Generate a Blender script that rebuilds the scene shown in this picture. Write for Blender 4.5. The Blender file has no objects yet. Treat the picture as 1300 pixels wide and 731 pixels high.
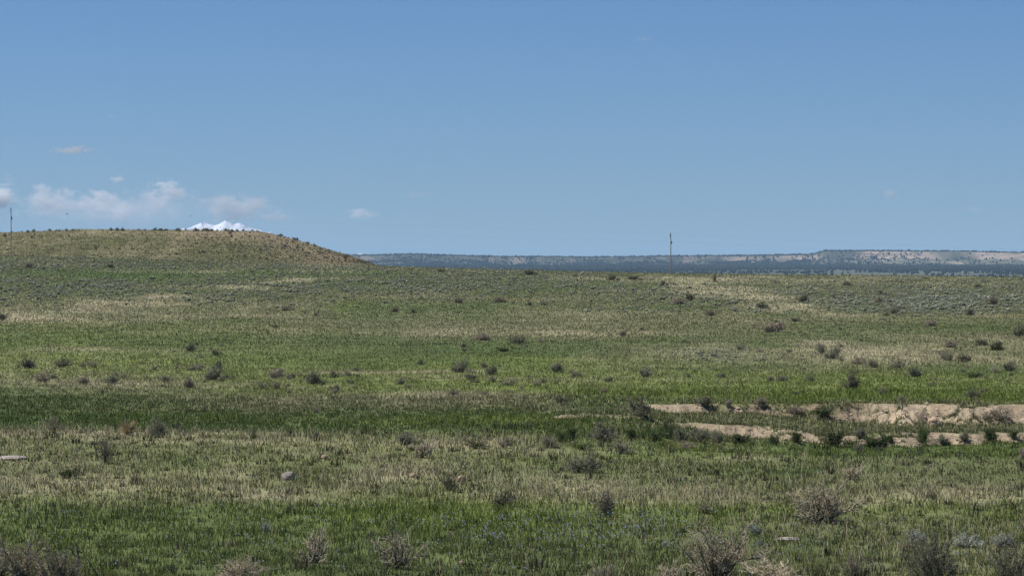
import bpy, math
import numpy as np
from math import radians as R

rng = np.random.default_rng(7)
scene = bpy.context.scene
col = scene.collection
F = 3686.0          # focal length in photograph pixels (1300 wide)
CZ = 4.5            # eye height above the near ground
PXC, HOR = 650.0, 350.0

# ------------------------------------------------------------------ helpers
_T = rng.random((5, 256, 256)).astype(np.float64)
def vnoise(x, y, k=0):
    xi = np.floor(x); yi = np.floor(y)
    fx = x - xi; fy = y - yi
    fx = fx * fx * (3 - 2 * fx); fy = fy * fy * (3 - 2 * fy)
    xi = xi.astype(np.int64); yi = yi.astype(np.int64)
    T = _T[k % 5]
    a = T[xi & 255, yi & 255]; b = T[(xi + 1) & 255, yi & 255]
    c = T[xi & 255, (yi + 1) & 255]; d = T[(xi + 1) & 255, (yi + 1) & 255]
    return (a * (1 - fx) + b * fx) * (1 - fy) + (c * (1 - fx) + d * fx) * fy - 0.5
def fbm(x, y, o=4, k=0, g=0.5):
    s = 0.0; a = 1.0; t = 0
    for i in range(o):
        s = s + a * vnoise(x * 2.03 ** i + 17.3 * i + 100, y * 2.03 ** i - 9.1 * i + 100, k + i); t += a; a *= g
    return s / t * 2      # about -1..1
def S(x):
    x = np.clip(x, 0, 1); return x * x * (3 - 2 * x)

def chunked(fn, *arrs):
    """evaluate fn on small slices: much quicker than whole large arrays"""
    sh = np.shape(arrs[0]); fl = [np.ravel(np.broadcast_to(a, sh)) for a in arrs]; n = fl[0].size; st = 20000
    if n <= st: return fn(*arrs)
    outs = [fn(*[a[i:i + st] for a in fl]) for i in range(0, n, st)]
    if isinstance(outs[0], tuple): return tuple(np.concatenate([o[k] for o in outs]).reshape(sh) for k in range(len(outs[0])))
    r = np.concatenate(outs); return r.reshape(sh + r.shape[1:])
def mesh_obj(name, V, Fc, mat=None, colors=None, smooth=False, parent=None, nside=None, matidx=None):
    """V (n,3) ; Fc (m,k) array of equal-sided faces, or list of such arrays"""
    if not isinstance(Fc, list): Fc = [Fc]
    Fc = [np.asarray(f, dtype=np.int32) for f in Fc if len(f)]
    me = bpy.data.meshes.new(name)
    V = np.asarray(V, dtype=np.float32)
    me.vertices.add(len(V)); me.vertices.foreach_set('co', V.ravel())
    loops = np.concatenate([f.ravel() for f in Fc])
    tot = np.concatenate([np.full(len(f), f.shape[1], dtype=np.int32) for f in Fc])
    st = np.concatenate([[0], np.cumsum(tot)[:-1]]).astype(np.int32)
    me.loops.add(len(loops)); me.loops.foreach_set('vertex_index', loops)
    me.polygons.add(len(tot)); me.polygons.foreach_set('loop_start', st); me.polygons.foreach_set('loop_total', tot)
    if smooth: me.polygons.foreach_set('use_smooth', np.ones(len(tot), dtype=bool))
    mats = mat if isinstance(mat, (list, tuple)) else ([mat] if mat else [])
    for m in mats: me.materials.append(m)
    if matidx is not None: me.polygons.foreach_set('material_index', matidx.astype(np.int32))
    if colors is not None:
        a = me.color_attributes.new('Col', 'FLOAT_COLOR', 'POINT')
        c = np.ones((len(V), 4), dtype=np.float32); c[:, :3] = colors
        a.data.foreach_set('color', c.ravel())
    me.update(calc_edges=True)
    o = bpy.data.objects.new(name, me); col.objects.link(o)
    if parent: o.parent = parent
    return o
def empty(name, loc=(0, 0, 0)):
    o = bpy.data.objects.new(name, None); o.location = loc; o.empty_display_size = .2; col.objects.link(o); return o
def tag(o, label=None, cat=None, group=None, kind=None):
    if label: o['label'] = label
    if cat: o['category'] = cat
    if group: o['group'] = group
    if kind: o['kind'] = kind
    return o

# ------------------------------------------------------------------ terrain
KU = [0, 480, 850, 1300]
KD = [150, 200, 280, 400, 540]
KPY = [[478, 478, 476, 474], [440, 440, 437, 435], [395, 405, 402, 402], [352, 362, 370, 374], [325, 338, 347, 352]]
FARD = [540, 640, 900, 1500, 3000, 4500, 6000, 8500, 33000]
def split(X, Y):
    r = np.hypot(X, Y); d = np.maximum(Y, .7 * r); d = np.maximum(d, 1.0)
    s = np.clip(X / d, -.30, .30)
    return d, PXC + F * s
def zg(X, Y): return chunked(zg_, X, Y)
def zg_(X, Y):
    X = np.asarray(X, float); Y = np.asarray(Y, float)
    d, u = split(X, Y)
    rt = S((u - 640) / 110.)
    # near shelf, then the drop into the creek bottom
    edge = 84 + (71.5 - 84) * rt + 1.6 * fbm(X / 9, Y * 0 + 3, 3)
    wdt = 5 + 19 * rt
    al = (.14 * S((u - 685) / 30.) + .28 * S((u - 860) / 80)) * (1 - .25 * S((u - 1180) / 80.))
    au = .32 * S((u - 805) / 50.) + .36 * S((u - 930) / 150.)
    drop = .9 + rt * (.6 + al + au - .9)
    z = .25 * S((60 - d) / 25.) - drop * S((d - edge) / wdt)
    dl = 107.3 + 1.9 * fbm(X / 1.9, X * 0, 5, 1)
    wl = .9 + 3.0 * S((u - 930) / 80) * (1 - S((u - 1130) / 60)) + 1.2 * np.clip(fbm(X / 3., X * 0 + 7, 2, 2), 0, 1)
    z = z + al * S((d - (dl - wl)) / wl); f1 = S((d - (dl - wl)) / wl)
    du = 115.6 + 1.0 * fbm(X / 3.3, X * 0 + 5, 4, 3)
    wu = .7 + 3.6 * np.exp(-((u - 1142) / 24) ** 2) + 3.6 * np.exp(-((u - 1232) / 30) ** 2) + 1.0 * S((u - 950) / 80) + .8 * fbm(X / 1.1, X * 0 + 2, 2, 4) ** 2
    z = z + au * S((d - (du - wu)) / wu); f2 = S((d - (du - wu)) / wu); fm = np.maximum(4 * f1 * (1 - f1), 4 * f2 * (1 - f2))
    # little gully crumbs on the faces
    band = np.exp(-((d - 111) / 6.) ** 2) * rt
    z = z + band * (.05 * fbm(X / .9, Y / .9, 4, 2) + fm * .16 * fbm(X / .3, Y / .45, 3, 0) - .45 * fm * np.abs(fbm(X / .55, Y / 1.6, 3, 1)) * (al + au) * (.5 + fbm(X / 4, X * 0, 2, 3)))
    # swell up to the ridge
    zk = [np.zeros_like(u) for _ in KD]
    for i, dk in enumerate(KD):
        py = np.interp(u, KU, KPY[i]); zk[i] = CZ - (py - HOR) / F * dk
    z0 = -drop + al + au
    dk = [128.] + KD
    zz = [z0] + zk
    zf = np.zeros_like(z)
    for i in range(len(dk) - 1):
        m = (d >= dk[i]) & (d < dk[i + 1]); t = (d - dk[i]) / (dk[i + 1] - dk[i])
        zf = np.where(m, zz[i] * (1 - t) + zz[i + 1] * t, zf)
    ftab = np.interp(d, FARD, [0, 0, -7, -17, -12, -1, 11, 32, 32])
    crest = zk[-1]
    fade = S((d - 600) / 500)
    zfar = crest * (1 - fade) - 3.5 * S((d - 540) / 160) * (1 - fade) + ftab * fade
    zf = np.where(d >= 540, zfar, zf)
    z = np.where(d > 128, zf, z)
    # natural unevenness
    z = z + .07 * fbm(X / 7, Y / 7, 4, 2) * np.clip(d / 60, .4, 1) * (1 - .5 * np.exp(-((d - 75) / 12) ** 2))
    z = z + .35 * fbm(X / 45, Y / 45, 3, 1) * S((d - 150) / 150) * (1 - .6 * S((d - 500) / 60)) + 2.0 * fbm(X / 300, Y / 300, 3, 4) * S((d - 1500) / 1500)
    return z
HU = [-700, -300, 0, 100, 235, 330, 347, 370, 400, 430, 455, 480, 510]
HP = [330, 300, 294, 291, 291.5, 292.5, 296, 302, 311, 320, 328, 337, 346]
def zhill(X, Y): return chunked(zhill_, X, Y)
def zhill_(X, Y):
    d, u = split(X, Y)
    top = CZ - (np.interp(u, HU, HP) - HOR) / F * 640
    b = 555 + 10 * fbm(X / 40, X * 0, 3, 2)
    rise = S((d - b) / 95) * (1 - S((d - 730) / 110))
    foot = zg(X, Y) - 1.2
    z = foot + (top - foot) * rise ** .85
    z = z + rise * (.7 * fbm(X / 22, Y / 30, 4, 1) * (1 - .7 * S((d - 615) / 20)) + .12 * fbm(X / 4, Y / 4, 3, 3))
    return z
def zall(X, Y): return chunked(zall_, X, Y)
def zall_(X, Y):
    z = zg(X, Y)
    d, u = split(X, Y)
    m = (d > 545) & (d < 860) & (u < 520)
    zh = np.full(np.shape(z), -1e3)
    if m.any(): zh[m] = zhill(X[m], Y[m])
    return np.maximum(z, zh), zh > z
def project(X, Y, Z):
    return PXC + F * X / Y, HOR - F * (Z - CZ) / Y

# inverse: photograph position -> visible ground point
_dv = np.concatenate([np.arange(30, 130, .12), np.arange(130, 560, .8), np.arange(560, 760, .8)])
_uv = np.arange(-420, 1721, 10.)
_U, _D = np.meshgrid(_uv, _dv, indexing='ij')
_Z, _ = zall((_U - PXC) / F * _D, _D)
_P = np.minimum.accumulate(HOR - F * (_Z - CZ) / _D, axis=1)
def ground_at(px, py):
    px = np.atleast_1d(np.asarray(px, float)); py = np.atleast_1d(np.asarray(py, float))
    i = np.clip(np.round((px - _uv[0]) / 10).astype(int), 0, len(_uv) - 1)
    d = np.empty(len(px))
    for k in np.unique(i):
        m = i == k
        d[m] = np.interp(-py[m], -_P[k] + np.arange(len(_dv)) * 1e-7, _dv)
    X = (px - PXC) / F * d
    Z, _h = zall(X, d)
    return X, d, Z

HILLC = np.array((.73, .69, .66))
# ------------------------------------------------------------------ cover map
G, B, O, ST, A, D = range(6)
ALB = np.array([(.073, .108, .034), (.130, .170, .040), (.118, .126, .056), (.345, .315, .195), (.120, .132, .070), (.29, .235, .162)])
def band(rows):
    py = np.array([r[0] for r in rows], float); w = np.zeros((len(rows), 6))
    for i, r in enumerate(rows):
        for k, v in r[1].items(): w[i, 'GBOSAD'.index(k)] = v
        if 370 < r[0] < 436 and r[0] > 0: w[i, 3] *= .5; w[i, 2] += .1
        if r[0] > 555:      # the shelf: green with dry wisps
            w[i, 3] *= .55; w[i, 0] *= .8; w[i, 1] += .12
    return py, w
BL = band([(288, dict(O=.35, S=.4, D=.25)), (296, dict(O=.6, S=.25, D=.15)), (310, dict(O=.75, B=.1, S=.15)), (322, dict(O=.7, S=.15, A=.15)), (330, dict(O=.5, A=.4, S=.1)), (338, dict(A=.5, O=.5)),
  (346, dict(G=.5, A=.2, O=.3)), (356, dict(G=.3, A=.3, O=.4)), (366, dict(A=.5, O=.5)), (376, dict(A=.3, O=.5, S=.2)), (390, dict(O=.6, S=.3, A=.1)), (405, dict(S=.35, O=.65)),
  (413, dict(B=.3, O=.5, S=.2)), (425, dict(G=.5, B=.2, O=.3)), (436, dict(B=.5, O=.3, G=.2)), (460, dict(B=.75, S=.1, O=.15)), (476, dict(B=.6, O=.3, S=.1)), (487, dict(O=.6, S=.25, G=.15)), (505, dict(O=.6, G=.4)),
  (520, dict(G=.6, O=.4)), (533, dict(G=.9, B=.1)), (545, dict(G=.95, O=.05)), (548, dict(S=.75, D=.1, O=.15)), (554, dict(S=.5, O=.5)), (566, dict(O=.75, G=.15, S=.1)), (585, dict(O=.6, G=.25, S=.15)),
  (600, dict(O=.65, S=.35)), (618, dict(S=.5, O=.5)), (634, dict(S=.35, O=.4, B=.25)), (646, dict(B=.35, G=.35, O=.2, S=.1)), (668, dict(B=.3, G=.4, O=.3)), (735, dict(B=.25, G=.35, O=.35, S=.05))])
BM = band([(335, dict(O=.5, A=.4, S=.1)), (350, dict(A=.5, O=.5)), (357, dict(G=.35, A=.4, O=.25)), (366, dict(A=.4, O=.5, G=.1)), (378, dict(O=.75, S=.15, A=.1)), (395, dict(O=.65, G=.2, S=.15)), (408, dict(S=.25, O=.75)),
  (420, dict(S=.3, O=.7)), (430, dict(O=.7, G=.3)), (444, dict(G=.7, O=.3)), (456, dict(G=.5, B=.4, O=.1)), (466, dict(B=.7, O=.3)), (480, dict(B=.85, S=.15)), (494, dict(B=.85, O=.15)), (501, dict(O=.6, G=.2, S=.2)),
  (511, dict(O=.7, S=.2, G=.1)), (522, dict(G=.6, O=.4)), (534, dict(B=.35, G=.65)), (545, dict(G=.95, O=.05)), (552, dict(B=.35, O=.65)), (562, dict(O=.55, S=.25, B=.2)), (575, dict(O=.8, S=.2)), (590, dict(O=.65, G=.3, S=.05)),
  (602, dict(S=.25, O=.75)), (615, dict(O=.75, S=.25)), (628, dict(O=.55, B=.25, S=.2)), (642, dict(S=.15, B=.5, G=.35)), (655, dict(B=.55, G=.45)), (680, dict(B=.25, G=.45, O=.3)), (735, dict(O=.5, G=.35, S=.15))])
BR = band([(352, dict(A=.25, O=.55, S=.2)), (362, dict(A=.35, O=.55, S=.1)), (375, dict(A=.45, O=.55)), (390, dict(A=.45, O=.35, G=.2)), (400, dict(O=.75, S=.25)), (415, dict(O=.7, G=.2, S=.1)), (425, dict(O=.6, S=.2, G=.2)),
  (440, dict(O=.75, S=.25)), (455, dict(O=.6, S=.3, B=.1)), (466, dict(O=.45, S=.25, B=.3)), (476, dict(B=.85, S=.15)), (495, dict(B=.95, O=.05)), (506, dict(B=.7, G=.3)), (512, dict(O=.7, S=.3)), (530, dict(O=.75, S=.25)),
  (548, dict(O=.7, S=.3)), (560, dict(G=.5, B=.2, O=.3)), (574, dict(B=.5, G=.5)), (582, dict(O=.65, S=.15, G=.2)), (600, dict(O=.65, G=.2, S=.15)), (620, dict(S=.3, O=.7)), (635, dict(S=.35, O=.65)), (648, dict(O=.6, B=.3, G=.1)),
  (665, dict(O=.6, G=.3, S=.1)), (700, dict(O=.6, G=.3, S=.1)), (735, dict(O=.7, G=.2, S=.1))])
PATCH = [(190, 350, 110, 6, G, .8), (450, 348, 70, 4, G, .5), (90, 355, 60, 4, G, .5), (705, 368, 50, 3, G, .5), (445, 387, 22, 5, B, .8), (760, 362, 70, 4, G, .4),
  (205, 377, 26, 3.4, D, .75), (130, 392, 26, 3, D, .45), (160, 385, 50, 3, ST, .4), (375, 355.5, 34, 2.6, ST, .95), (290, 364, 60, 3, ST, .5), (63, 406, 40, 3.5, ST, .5), (20, 400, 40, 8, ST, .4), (300, 345, 150, 2.5, ST, .4),
  (880, 356, 50, 5, ST, .8), (920, 369, 60, 7, ST, .65), (1000, 388, 50, 7, ST, .75), (965, 378, 45, 7, ST, .7), (1050, 398, 60, 5, ST, .35), (1044, 434, 34, 4, D, .55), (1090, 447, 40, 4, D, .45), (1140, 440, 70, 10, ST, .3), (1150, 455, 80, 7, ST, .3),
  (900, 446, 60, 8, A, .75), (970, 455, 60, 6, A, .5), (1190, 385, 110, 14, A, .6), (760, 352, 110, 4, ST, .3),
  (480, 470.5, 95, 1.6, ST, .8), (560, 423, 130, 4, ST, .25), (740, 421, 70, 3, ST, .5), (130, 488, 160, 4, ST, .3), (540, 500, 80, 4, ST, .4), (150, 445, 100, 3, ST, .25),
  (20, 402, 40, 4, ST, .4), (70, 405, 45, 3.5, ST, .5), (122, 395, 40, 3, ST, .4), (172, 386, 36, 3, ST, .4), (232, 375, 36, 2.6, ST, .5), (290, 366, 36, 2.4, ST, .5), (350, 359, 36, 2.2, ST, .55), (400, 353, 40, 2, ST, .5), (50, 625, 100, 11, ST, .6), (330, 627, 60, 10, ST, .6), (390, 640, 30, 10, ST, .3), (520, 598, 55, 8, ST, .65), (740, 615, 120, 8, ST, .3), (860, 632, 120, 11, ST, .5), (640, 628, 80, 8, ST, .3), (1190, 628, 110, 12, ST, .4), (1060, 637, 60, 9, ST, .35),
  (590, 562, 60, 6, ST, .6), (960, 577, 50, 3, ST, .7), (130, 616, 60, 8, ST, .5), (1080, 605, 90, 5, ST, .3), (310, 600, 40, 5, ST, .3),
  (240, 589, 55, 6, G, .65), (60, 600, 50, 5, G, .3), (830, 611, 55, 6, G, .5), (680, 589, 50, 5, G, .4), (1000, 594, 70, 5, G, .5), (600, 600, 40, 4, G, .4),
  (880, 652, 170, 11, B, .6), (450, 655, 130, 12, B, .4), (740, 510, 50, 8, G, .7), (900, 541, 100, 3, G, .7), (120, 458, 120, 8, B, .4), (620, 533, 200, 4, B, .4), (330, 530, 130, 4, B, .35),
  (370, 302, 60, 12, D, .7), (430, 325, 50, 11, D, .7), (290, 297, 90, 6, D, .55), (140, 293, 160, 3, D, .4), (400, 312, 60, 12, ST, .25), (330, 322, 120, 5, B, .15)]
def weights(X, Y, px, py): return chunked(weights_, X, Y, px, py)
def weights_(X, Y, px, py, slope=None):
    # ragged edges: displace the look-up by ground noise
    a = np.clip((py - 335) / 120, .12, 1.5)
    qx = px + (18 + 27 * (py > 430)) * fbm(X / 5 / np.clip(Y / 60, 1, 8), Y / 5 / np.clip(Y / 60, 1, 8), 4, 1)
    qy = py + a * 6.5 * fbm(X / 2.5 / np.clip(Y / 60, 1, 5), Y / 6 / np.clip(Y / 60, 1, 5), 4, 3) * (1 - .7 * np.exp(-((py - 547) / 6) ** 2) * (px < 690))
    W = []
    for (p, w) in (BL, BM, BR):
        W.append(np.stack([np.interp(qy, p, w[:, k]) for k in range(6)], -1))
    t = np.clip((qx - 120) / 480, 0, 1)[..., None]; t2 = np.clip((qx - 680) / 330, 0, 1)[..., None]
    w = (W[0] * (1 - t) + W[1] * t) * (1 - t2) + W[2] * t2
    for (cx, cy, rx, ry, k, s) in PATCH:
        r = ((qx - cx) / rx) ** 2 + ((qy - cy) / ry) ** 2
        m = (min(1, s * (1.25 if k in (ST, D) and cy < 500 else 1)) * np.exp(-r * 1.1))
        if k == D and cy < 340: m = m * (px > 230)
        m = m[..., None]
        w = w * (1 - m); w[..., k] += m[..., 0]
    # mottling at several scales
    n1 = fbm(X / 1.6, Y / 2.2, 3, 0); n2 = fbm(X / 11, Y / 14, 3, 2); n3 = fbm(X / .5, Y / .5, 2, 4)
    n4 = fbm(X / 4, Y / 9, 3, 1); n5 = fbm(X / 14 + 3, Y / 26, 3, 0) * np.clip((Y - 95) / 60, 0, 1); n6 = fbm(X / 3.5, Y / 22, 3, 3) * np.clip((Y - 95) / 60, 0, 1)
    w[..., ST] *= np.exp(1.3 * n1 + 1.1 * n2 + .5 * n3); w[..., G] = (w[..., G] + .10) * np.exp(-.8 * n2 + .6 * n3 + .8 * n4 + 2.2 * n5 + 1.2 * n6); w[..., ST] *= np.exp(-1.4 * n5 - 1.2 * n6)
    w[..., B] *= np.exp(1.1 * n2 - .4 * n1 - .6 * n4); w[..., A] *= np.exp(1.2 * n4)
    w[..., ST] += .045 * np.clip(n1 + n2, 0, 1)
    # bare earth on the cut banks
    d, u = split(X, Y)
    if slope is None:
        e = .25; slope = (zg(X, Y + e) - zg(X, Y - e)) / (2 * e)
    bank = S((slope - .10) / .08) * (d > 101) * (d < 120) * S((u - 655) / 40)
    bank = bank * (1 - .8 * np.exp(-((u - 1025) / 75) ** 4) * (d > 110.5) * S((.3 + fbm(X / .8, Y / .5, 3, 1)) / .4)) * (1 - .6 * np.exp(-((u - 800) / 70) ** 4) * (d < 110))
    bank = bank * S((.55 + 1.1 * fbm(X / 1.3, Y / 1.3, 3, 2) + .5 * S((u - 1090) / 40)+ .35 * (d < 109)) / .35)
    bank = np.clip(bank, 0, 1)
    w = w * (1 - bank[..., None]); w[..., D] += bank
    return w / w.sum(-1, keepdims=True)

# ------------------------------------------------------------------ materials
def newmat(name):
    m = bpy.data.materials.new(name); m.use_nodes = True
    nt = m.node_tree
    for n in list(nt.nodes): nt.nodes.remove(n)
    out = nt.nodes.new('ShaderNodeOutputMaterial')
    return m, nt, out
def N(nt, t, **kw):
    n = nt.nodes.new(t)
    for k, v in kw.items():
        if k in n.inputs: n.inputs[k].default_value = v
        else: setattr(n, k, v)
    return n
def mat_ground():
    m, nt, out = newmat('earth_and_turf')
    at = N(nt, 'ShaderNodeAttribute', attribute_name='Col')
    geo = N(nt, 'ShaderNodeNewGeometry')
    n1 = N(nt, 'ShaderNodeTexNoise', Scale=3.5, Detail=8.0, Roughness=.7)
    n2 = N(nt, 'ShaderNodeTexNoise', Scale=.35, Detail=6.0, Roughness=.6)
    for n in (n1, n2): nt.links.new(geo.outputs['Position'], n.inputs['Vector'])
    add = N(nt, 'ShaderNodeMath', operation='ADD'); nt.links.new(n1.outputs[0], add.inputs[0]); nt.links.new(n2.outputs[0], add.inputs[1])
    mr = N(nt, 'ShaderNodeMapRange'); mr.inputs[1].default_value = .7; mr.inputs[2].default_value = 1.3; mr.inputs[3].default_value = .55; mr.inputs[4].default_value = 1.4
    nt.links.new(add.outputs[0], mr.inputs[0])
    mx = N(nt, 'ShaderNodeMix', data_type='RGBA', blend_type='MULTIPLY'); mx.inputs[0].default_value = 1
    nt.links.new(at.outputs['Color'], mx.inputs[6]); nt.links.new(mr.outputs[0], mx.inputs[7])
    bs = N(nt, 'ShaderNodeBsdfPrincipled', Roughness=.95)
    bs.inputs['Specular IOR Level'].default_value = .15
    nt.links.new(mx.outputs[2], bs.inputs['Base Color'])
    bp = N(nt, 'ShaderNodeBump', Strength=.7, Distance=.12); nt.links.new(n1.outputs[0], bp.inputs['Height']); nt.links.new(bp.outputs[0], bs.inputs['Normal'])
    nt.links.new(bs.outputs[0], out.inputs[0])
    return m
def mat_blade(name='grass_blade', tr=.4, attr=True, color=(.1, .1, .05), var=.25, up=0.):
    m, nt, out = newmat(name)
    if attr:
        c = N(nt, 'ShaderNodeAttribute', attribute_name='Col').outputs['Color']
    else:
        rgb = N(nt, 'ShaderNodeRGB'); rgb.outputs[0].default_value = (*color, 1)
        oi = N(nt, 'ShaderNodeObjectInfo'); geo = N(nt, 'ShaderNodeNewGeometry')
        ad = N(nt, 'ShaderNodeMath', operation='ADD'); nt.links.new(oi.outputs['Random'], ad.inputs[0]); nt.links.new(geo.outputs['Random Per Island'], ad.inputs[1])
        mr = N(nt, 'ShaderNodeMapRange'); mr.inputs[1].default_value = 0; mr.inputs[2].default_value = 2; mr.inputs[3].default_value = 1 - 2 * var; mr.inputs[4].default_value = 1 + 2 * var
        nt.links.new(ad.outputs[0], mr.inputs[0])
        mx = N(nt, 'ShaderNodeMix', data_type='RGBA', blend_type='MULTIPLY'); mx.inputs[0].default_value = 1
        nt.links.new(rgb.outputs[0], mx.inputs[6]); nt.links.new(mr.outputs[0], mx.inputs[7]); c = mx.outputs[2]
    df = N(nt, 'ShaderNodeBsdfDiffuse', Roughness=.8); tl = N(nt, 'ShaderNodeBsdfTranslucent')
    nt.links.new(c, df.inputs[0]); nt.links.new(c, tl.inputs[0])
    if up:
        gn = N(nt, 'ShaderNodeNewGeometry'); vm = N(nt, 'ShaderNodeVectorMath', operation='ADD'); vm.inputs[1].default_value = (0, 0, up)
        vn = N(nt, 'ShaderNodeVectorMath', operation='NORMALIZE'); nt.links.new(gn.outputs['Normal'], vm.inputs[0]); nt.links.new(vm.outputs[0], vn.inputs[0]); nt.links.new(vn.outputs[0], df.inputs['Normal'])
    ms = N(nt, 'ShaderNodeMixShader'); ms.inputs[0].default_value = tr
    nt.links.new(df.outputs[0], ms.inputs[1]); nt.links.new(tl.outputs[0], ms.inputs[2]); nt.links.new(ms.outputs[0], out.inputs[0])
    return m
def mat_solid(name, color, rough=.9, nscale=20., amt=.3, bump=.3, dist=.01):
    m, nt, out = newmat(name)
    tc = N(nt, 'ShaderNodeTexCoord'); n = N(nt, 'ShaderNodeTexNoise', Scale=nscale, Detail=6.0, Roughness=.65)
    nt.links.new(tc.outputs['Object'], n.inputs['Vector'])
    mr = N(nt, 'ShaderNodeMapRange'); mr.inputs[1].default_value = .3; mr.inputs[2].default_value = .7; mr.inputs[3].default_value = 1 - amt; mr.inputs[4].default_value = 1 + amt
    nt.links.new(n.outputs[0], mr.inputs[0])
    rgb = N(nt, 'ShaderNodeRGB'); rgb.outputs[0].default_value = (*color, 1)
    mx = N(nt, 'ShaderNodeMix', data_type='RGBA', blend_type='MULTIPLY'); mx.inputs[0].default_value = 1
    nt.links.new(rgb.outputs[0], mx.inputs[6]); nt.links.new(mr.outputs[0], mx.inputs[7])
    bs = N(nt, 'ShaderNodeBsdfPrincipled', Roughness=rough); bs.inputs['Specular IOR Level'].default_value = .2
    nt.links.new(mx.outputs[2], bs.inputs['Base Color'])
    if bump:
        bp = N(nt, 'ShaderNodeBump', Strength=bump, Distance=dist); nt.links.new(n.outputs[0], bp.inputs['Height']); nt.links.new(bp.outputs[0], bs.inputs['Normal'])
    nt.links.new(bs.outputs[0], out.inputs[0])
    return m
M_G = mat_ground()
M_BL = mat_blade(tr=.22, up=1.8)
M = dict(
    greywood=mat_blade('grey_sage_wood', .0, False, (.27, .245, .19), .3, .5),
    wood=mat_blade('weathered_sage_wood', .0, False, (.15, .137, .108), .3),
    deadwood=mat_blade('bleached_dead_wood', .0, False, (.47, .41, .30), .3),
    sageleaf=mat_blade('sage_leaf', .25, False, (.25, .25, .17), .25, 1.0),
    darkleaf=mat_blade('dark_shrub_leaf', .25, False, (.19, .19, .12), .3, 1.0),
    greenleaf=mat_blade('willow_leaf', .35, False, (.070, .105, .034), .35, 1.0),
    brownleaf=mat_blade('brown_scrub_twig', .15, False, (.31, .265, .195), .3, 1.0),
    silver=mat_blade('silver_leaf', .25, False, (.34, .36, .29), .2, 1.0),
    gold=mat_blade('dry_yucca_blade', .2, False, (.56, .47, .29), .3),
    straw=mat_blade('straw_stem', .2, False, (.33, .30, .19), .3),
    rock=mat_solid('pale_sandstone', (.30, .27, .24), .95, 12, .35, .6, .03),
    clay=mat_solid('dry_clay', (.40, .30, .21), .95, 9, .3, .6, .03),
    pole=mat_solid('weathered_pole_wood', (.27, .255, .235), .9, 3, .25, .2, .005),
    iron=mat_solid('dark_hardware', (.05, .05, .055), .6, 10, .2, 0),
    ceramic=mat_solid('brown_porcelain', (.09, .05, .035), .4, 10, .2, 0),
    wire=mat_solid('dull_wire', (.16, .16, .16), .6, 10, .1, 0),
    bird=mat_solid('black_feather', (.02, .02, .02), .8, 10, .2, 0),
    juniper=mat_blade('juniper_crown', .05, False, (.030, .036, .020), .3))

# ------------------------------------------------------------------ ground sheet
def grid_faces(nr, nc, wrap=False):
    i = np.arange(nr - 1)[:, None]; j = np.arange(nc if wrap else nc - 1)[None, :]
    jn = (j + 1) % nc
    return np.stack([i * nc + j, i * nc + jn, (i + 1) * nc + jn, (i + 1) * nc + j], -1).reshape(-1, 4)
def build_ground():
    dense = np.arctan(np.linspace(-.215, .215, 1000))
    outer = np.linspace(dense[-1], 2 * math.pi + dense[0], 160)[1:-1]
    th = np.concatenate([dense, outer])
    r = np.concatenate([np.geomspace(.5, 36, 20)[:-1], np.arange(36, 100, .30), np.arange(100, 120, .10), np.geomspace(120, 560, 260),
                        np.geomspace(570, 900, 25), np.geomspace(950, 33000, 110)])
    TH, RR = np.meshgrid(th, r)
    X = RR * np.sin(TH); Y = RR * np.cos(TH)
    # rows follow constant depth in front of the viewer so banks stay sharp
    X = np.where(np.abs(TH) < .3, RR * np.tan(np.clip(TH, -.4, .4)), X); Y = np.where(np.abs(TH) < .3, RR, Y)
    Z = zg(X, Y)
    Yc = np.maximum(Y, .7 * RR)
    px, py = PXC + F * np.clip(X / Yc, -.3, .3), HOR - F * (Z - CZ) / Yc
    w = weights(X, Y, px, np.clip(py, 336, 735))
    alb = ALB.copy()
    C = (w @ alb)
    # shade of the upper cut face, painted into the earth as browner soil
    uu = px + 12 * fbm(X / 1.2, Y / 2, 3, 1); soil_shade = S((RR - 111.2) / .8) * S((117 - RR) / .6) * (.85 * np.exp(-((uu - 1010) / 85) ** 4) + .6 * np.exp(-((uu - 1192) / 16) ** 2) + .55 * np.exp(-((uu - 1275) / 22) ** 2))
    soil_shade = np.clip(soil_shade * (.75 + .6 * fbm(X / .6, Y / .6, 3, 2)), 0, 1)[..., None] * w[..., D:D + 1]
    C = C * (1 - soil_shade * np.array((.50, .54, .56)))
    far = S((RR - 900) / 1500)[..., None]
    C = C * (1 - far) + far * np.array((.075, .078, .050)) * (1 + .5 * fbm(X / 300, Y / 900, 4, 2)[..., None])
    V = np.stack([X, Y, Z], -1).reshape(-1, 3)
    f = grid_faces(len(r), len(th), True)
    V = np.vstack([V, [[0, 0, V[:len(th), 2].mean()]]]); c0 = len(V) - 1
    j = np.arange(len(th)); tri = np.stack([np.full(len(th), c0), (j + 1) % len(th), j], -1)
    C = np.vstack([C.reshape(-1, 3), C.reshape(-1, 3)[:1]])
    # faces wound to look up
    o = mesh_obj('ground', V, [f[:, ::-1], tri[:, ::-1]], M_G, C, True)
    tag(o, kind='structure', label='rolling grassland with a cut creek bank on the right')
def build_hill():
    s = np.linspace(-.40, -.028, 620)
    r = np.concatenate([np.linspace(546, 655, 150), np.linspace(658, 858, 40)])
    SS, RR = np.meshgrid(s, r); X = SS * RR; Y = RR
    Z = zhill(X, Y)
    Z[-1] -= 6
    px, py = project(X, Y, Z)
    w = weights(X, Y, px, np.clip(py, 289, 345)); C = (w @ ALB) * HILLC
    tag(mesh_obj('hill', np.stack([X, Y, Z], -1).reshape(-1, 3), grid_faces(len(r), len(s)), M_G, C.reshape(-1, 3), True), kind='structure', label='long low flat topped hill of dry grass and bare earth at left')
build_ground(); build_hill()

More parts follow.
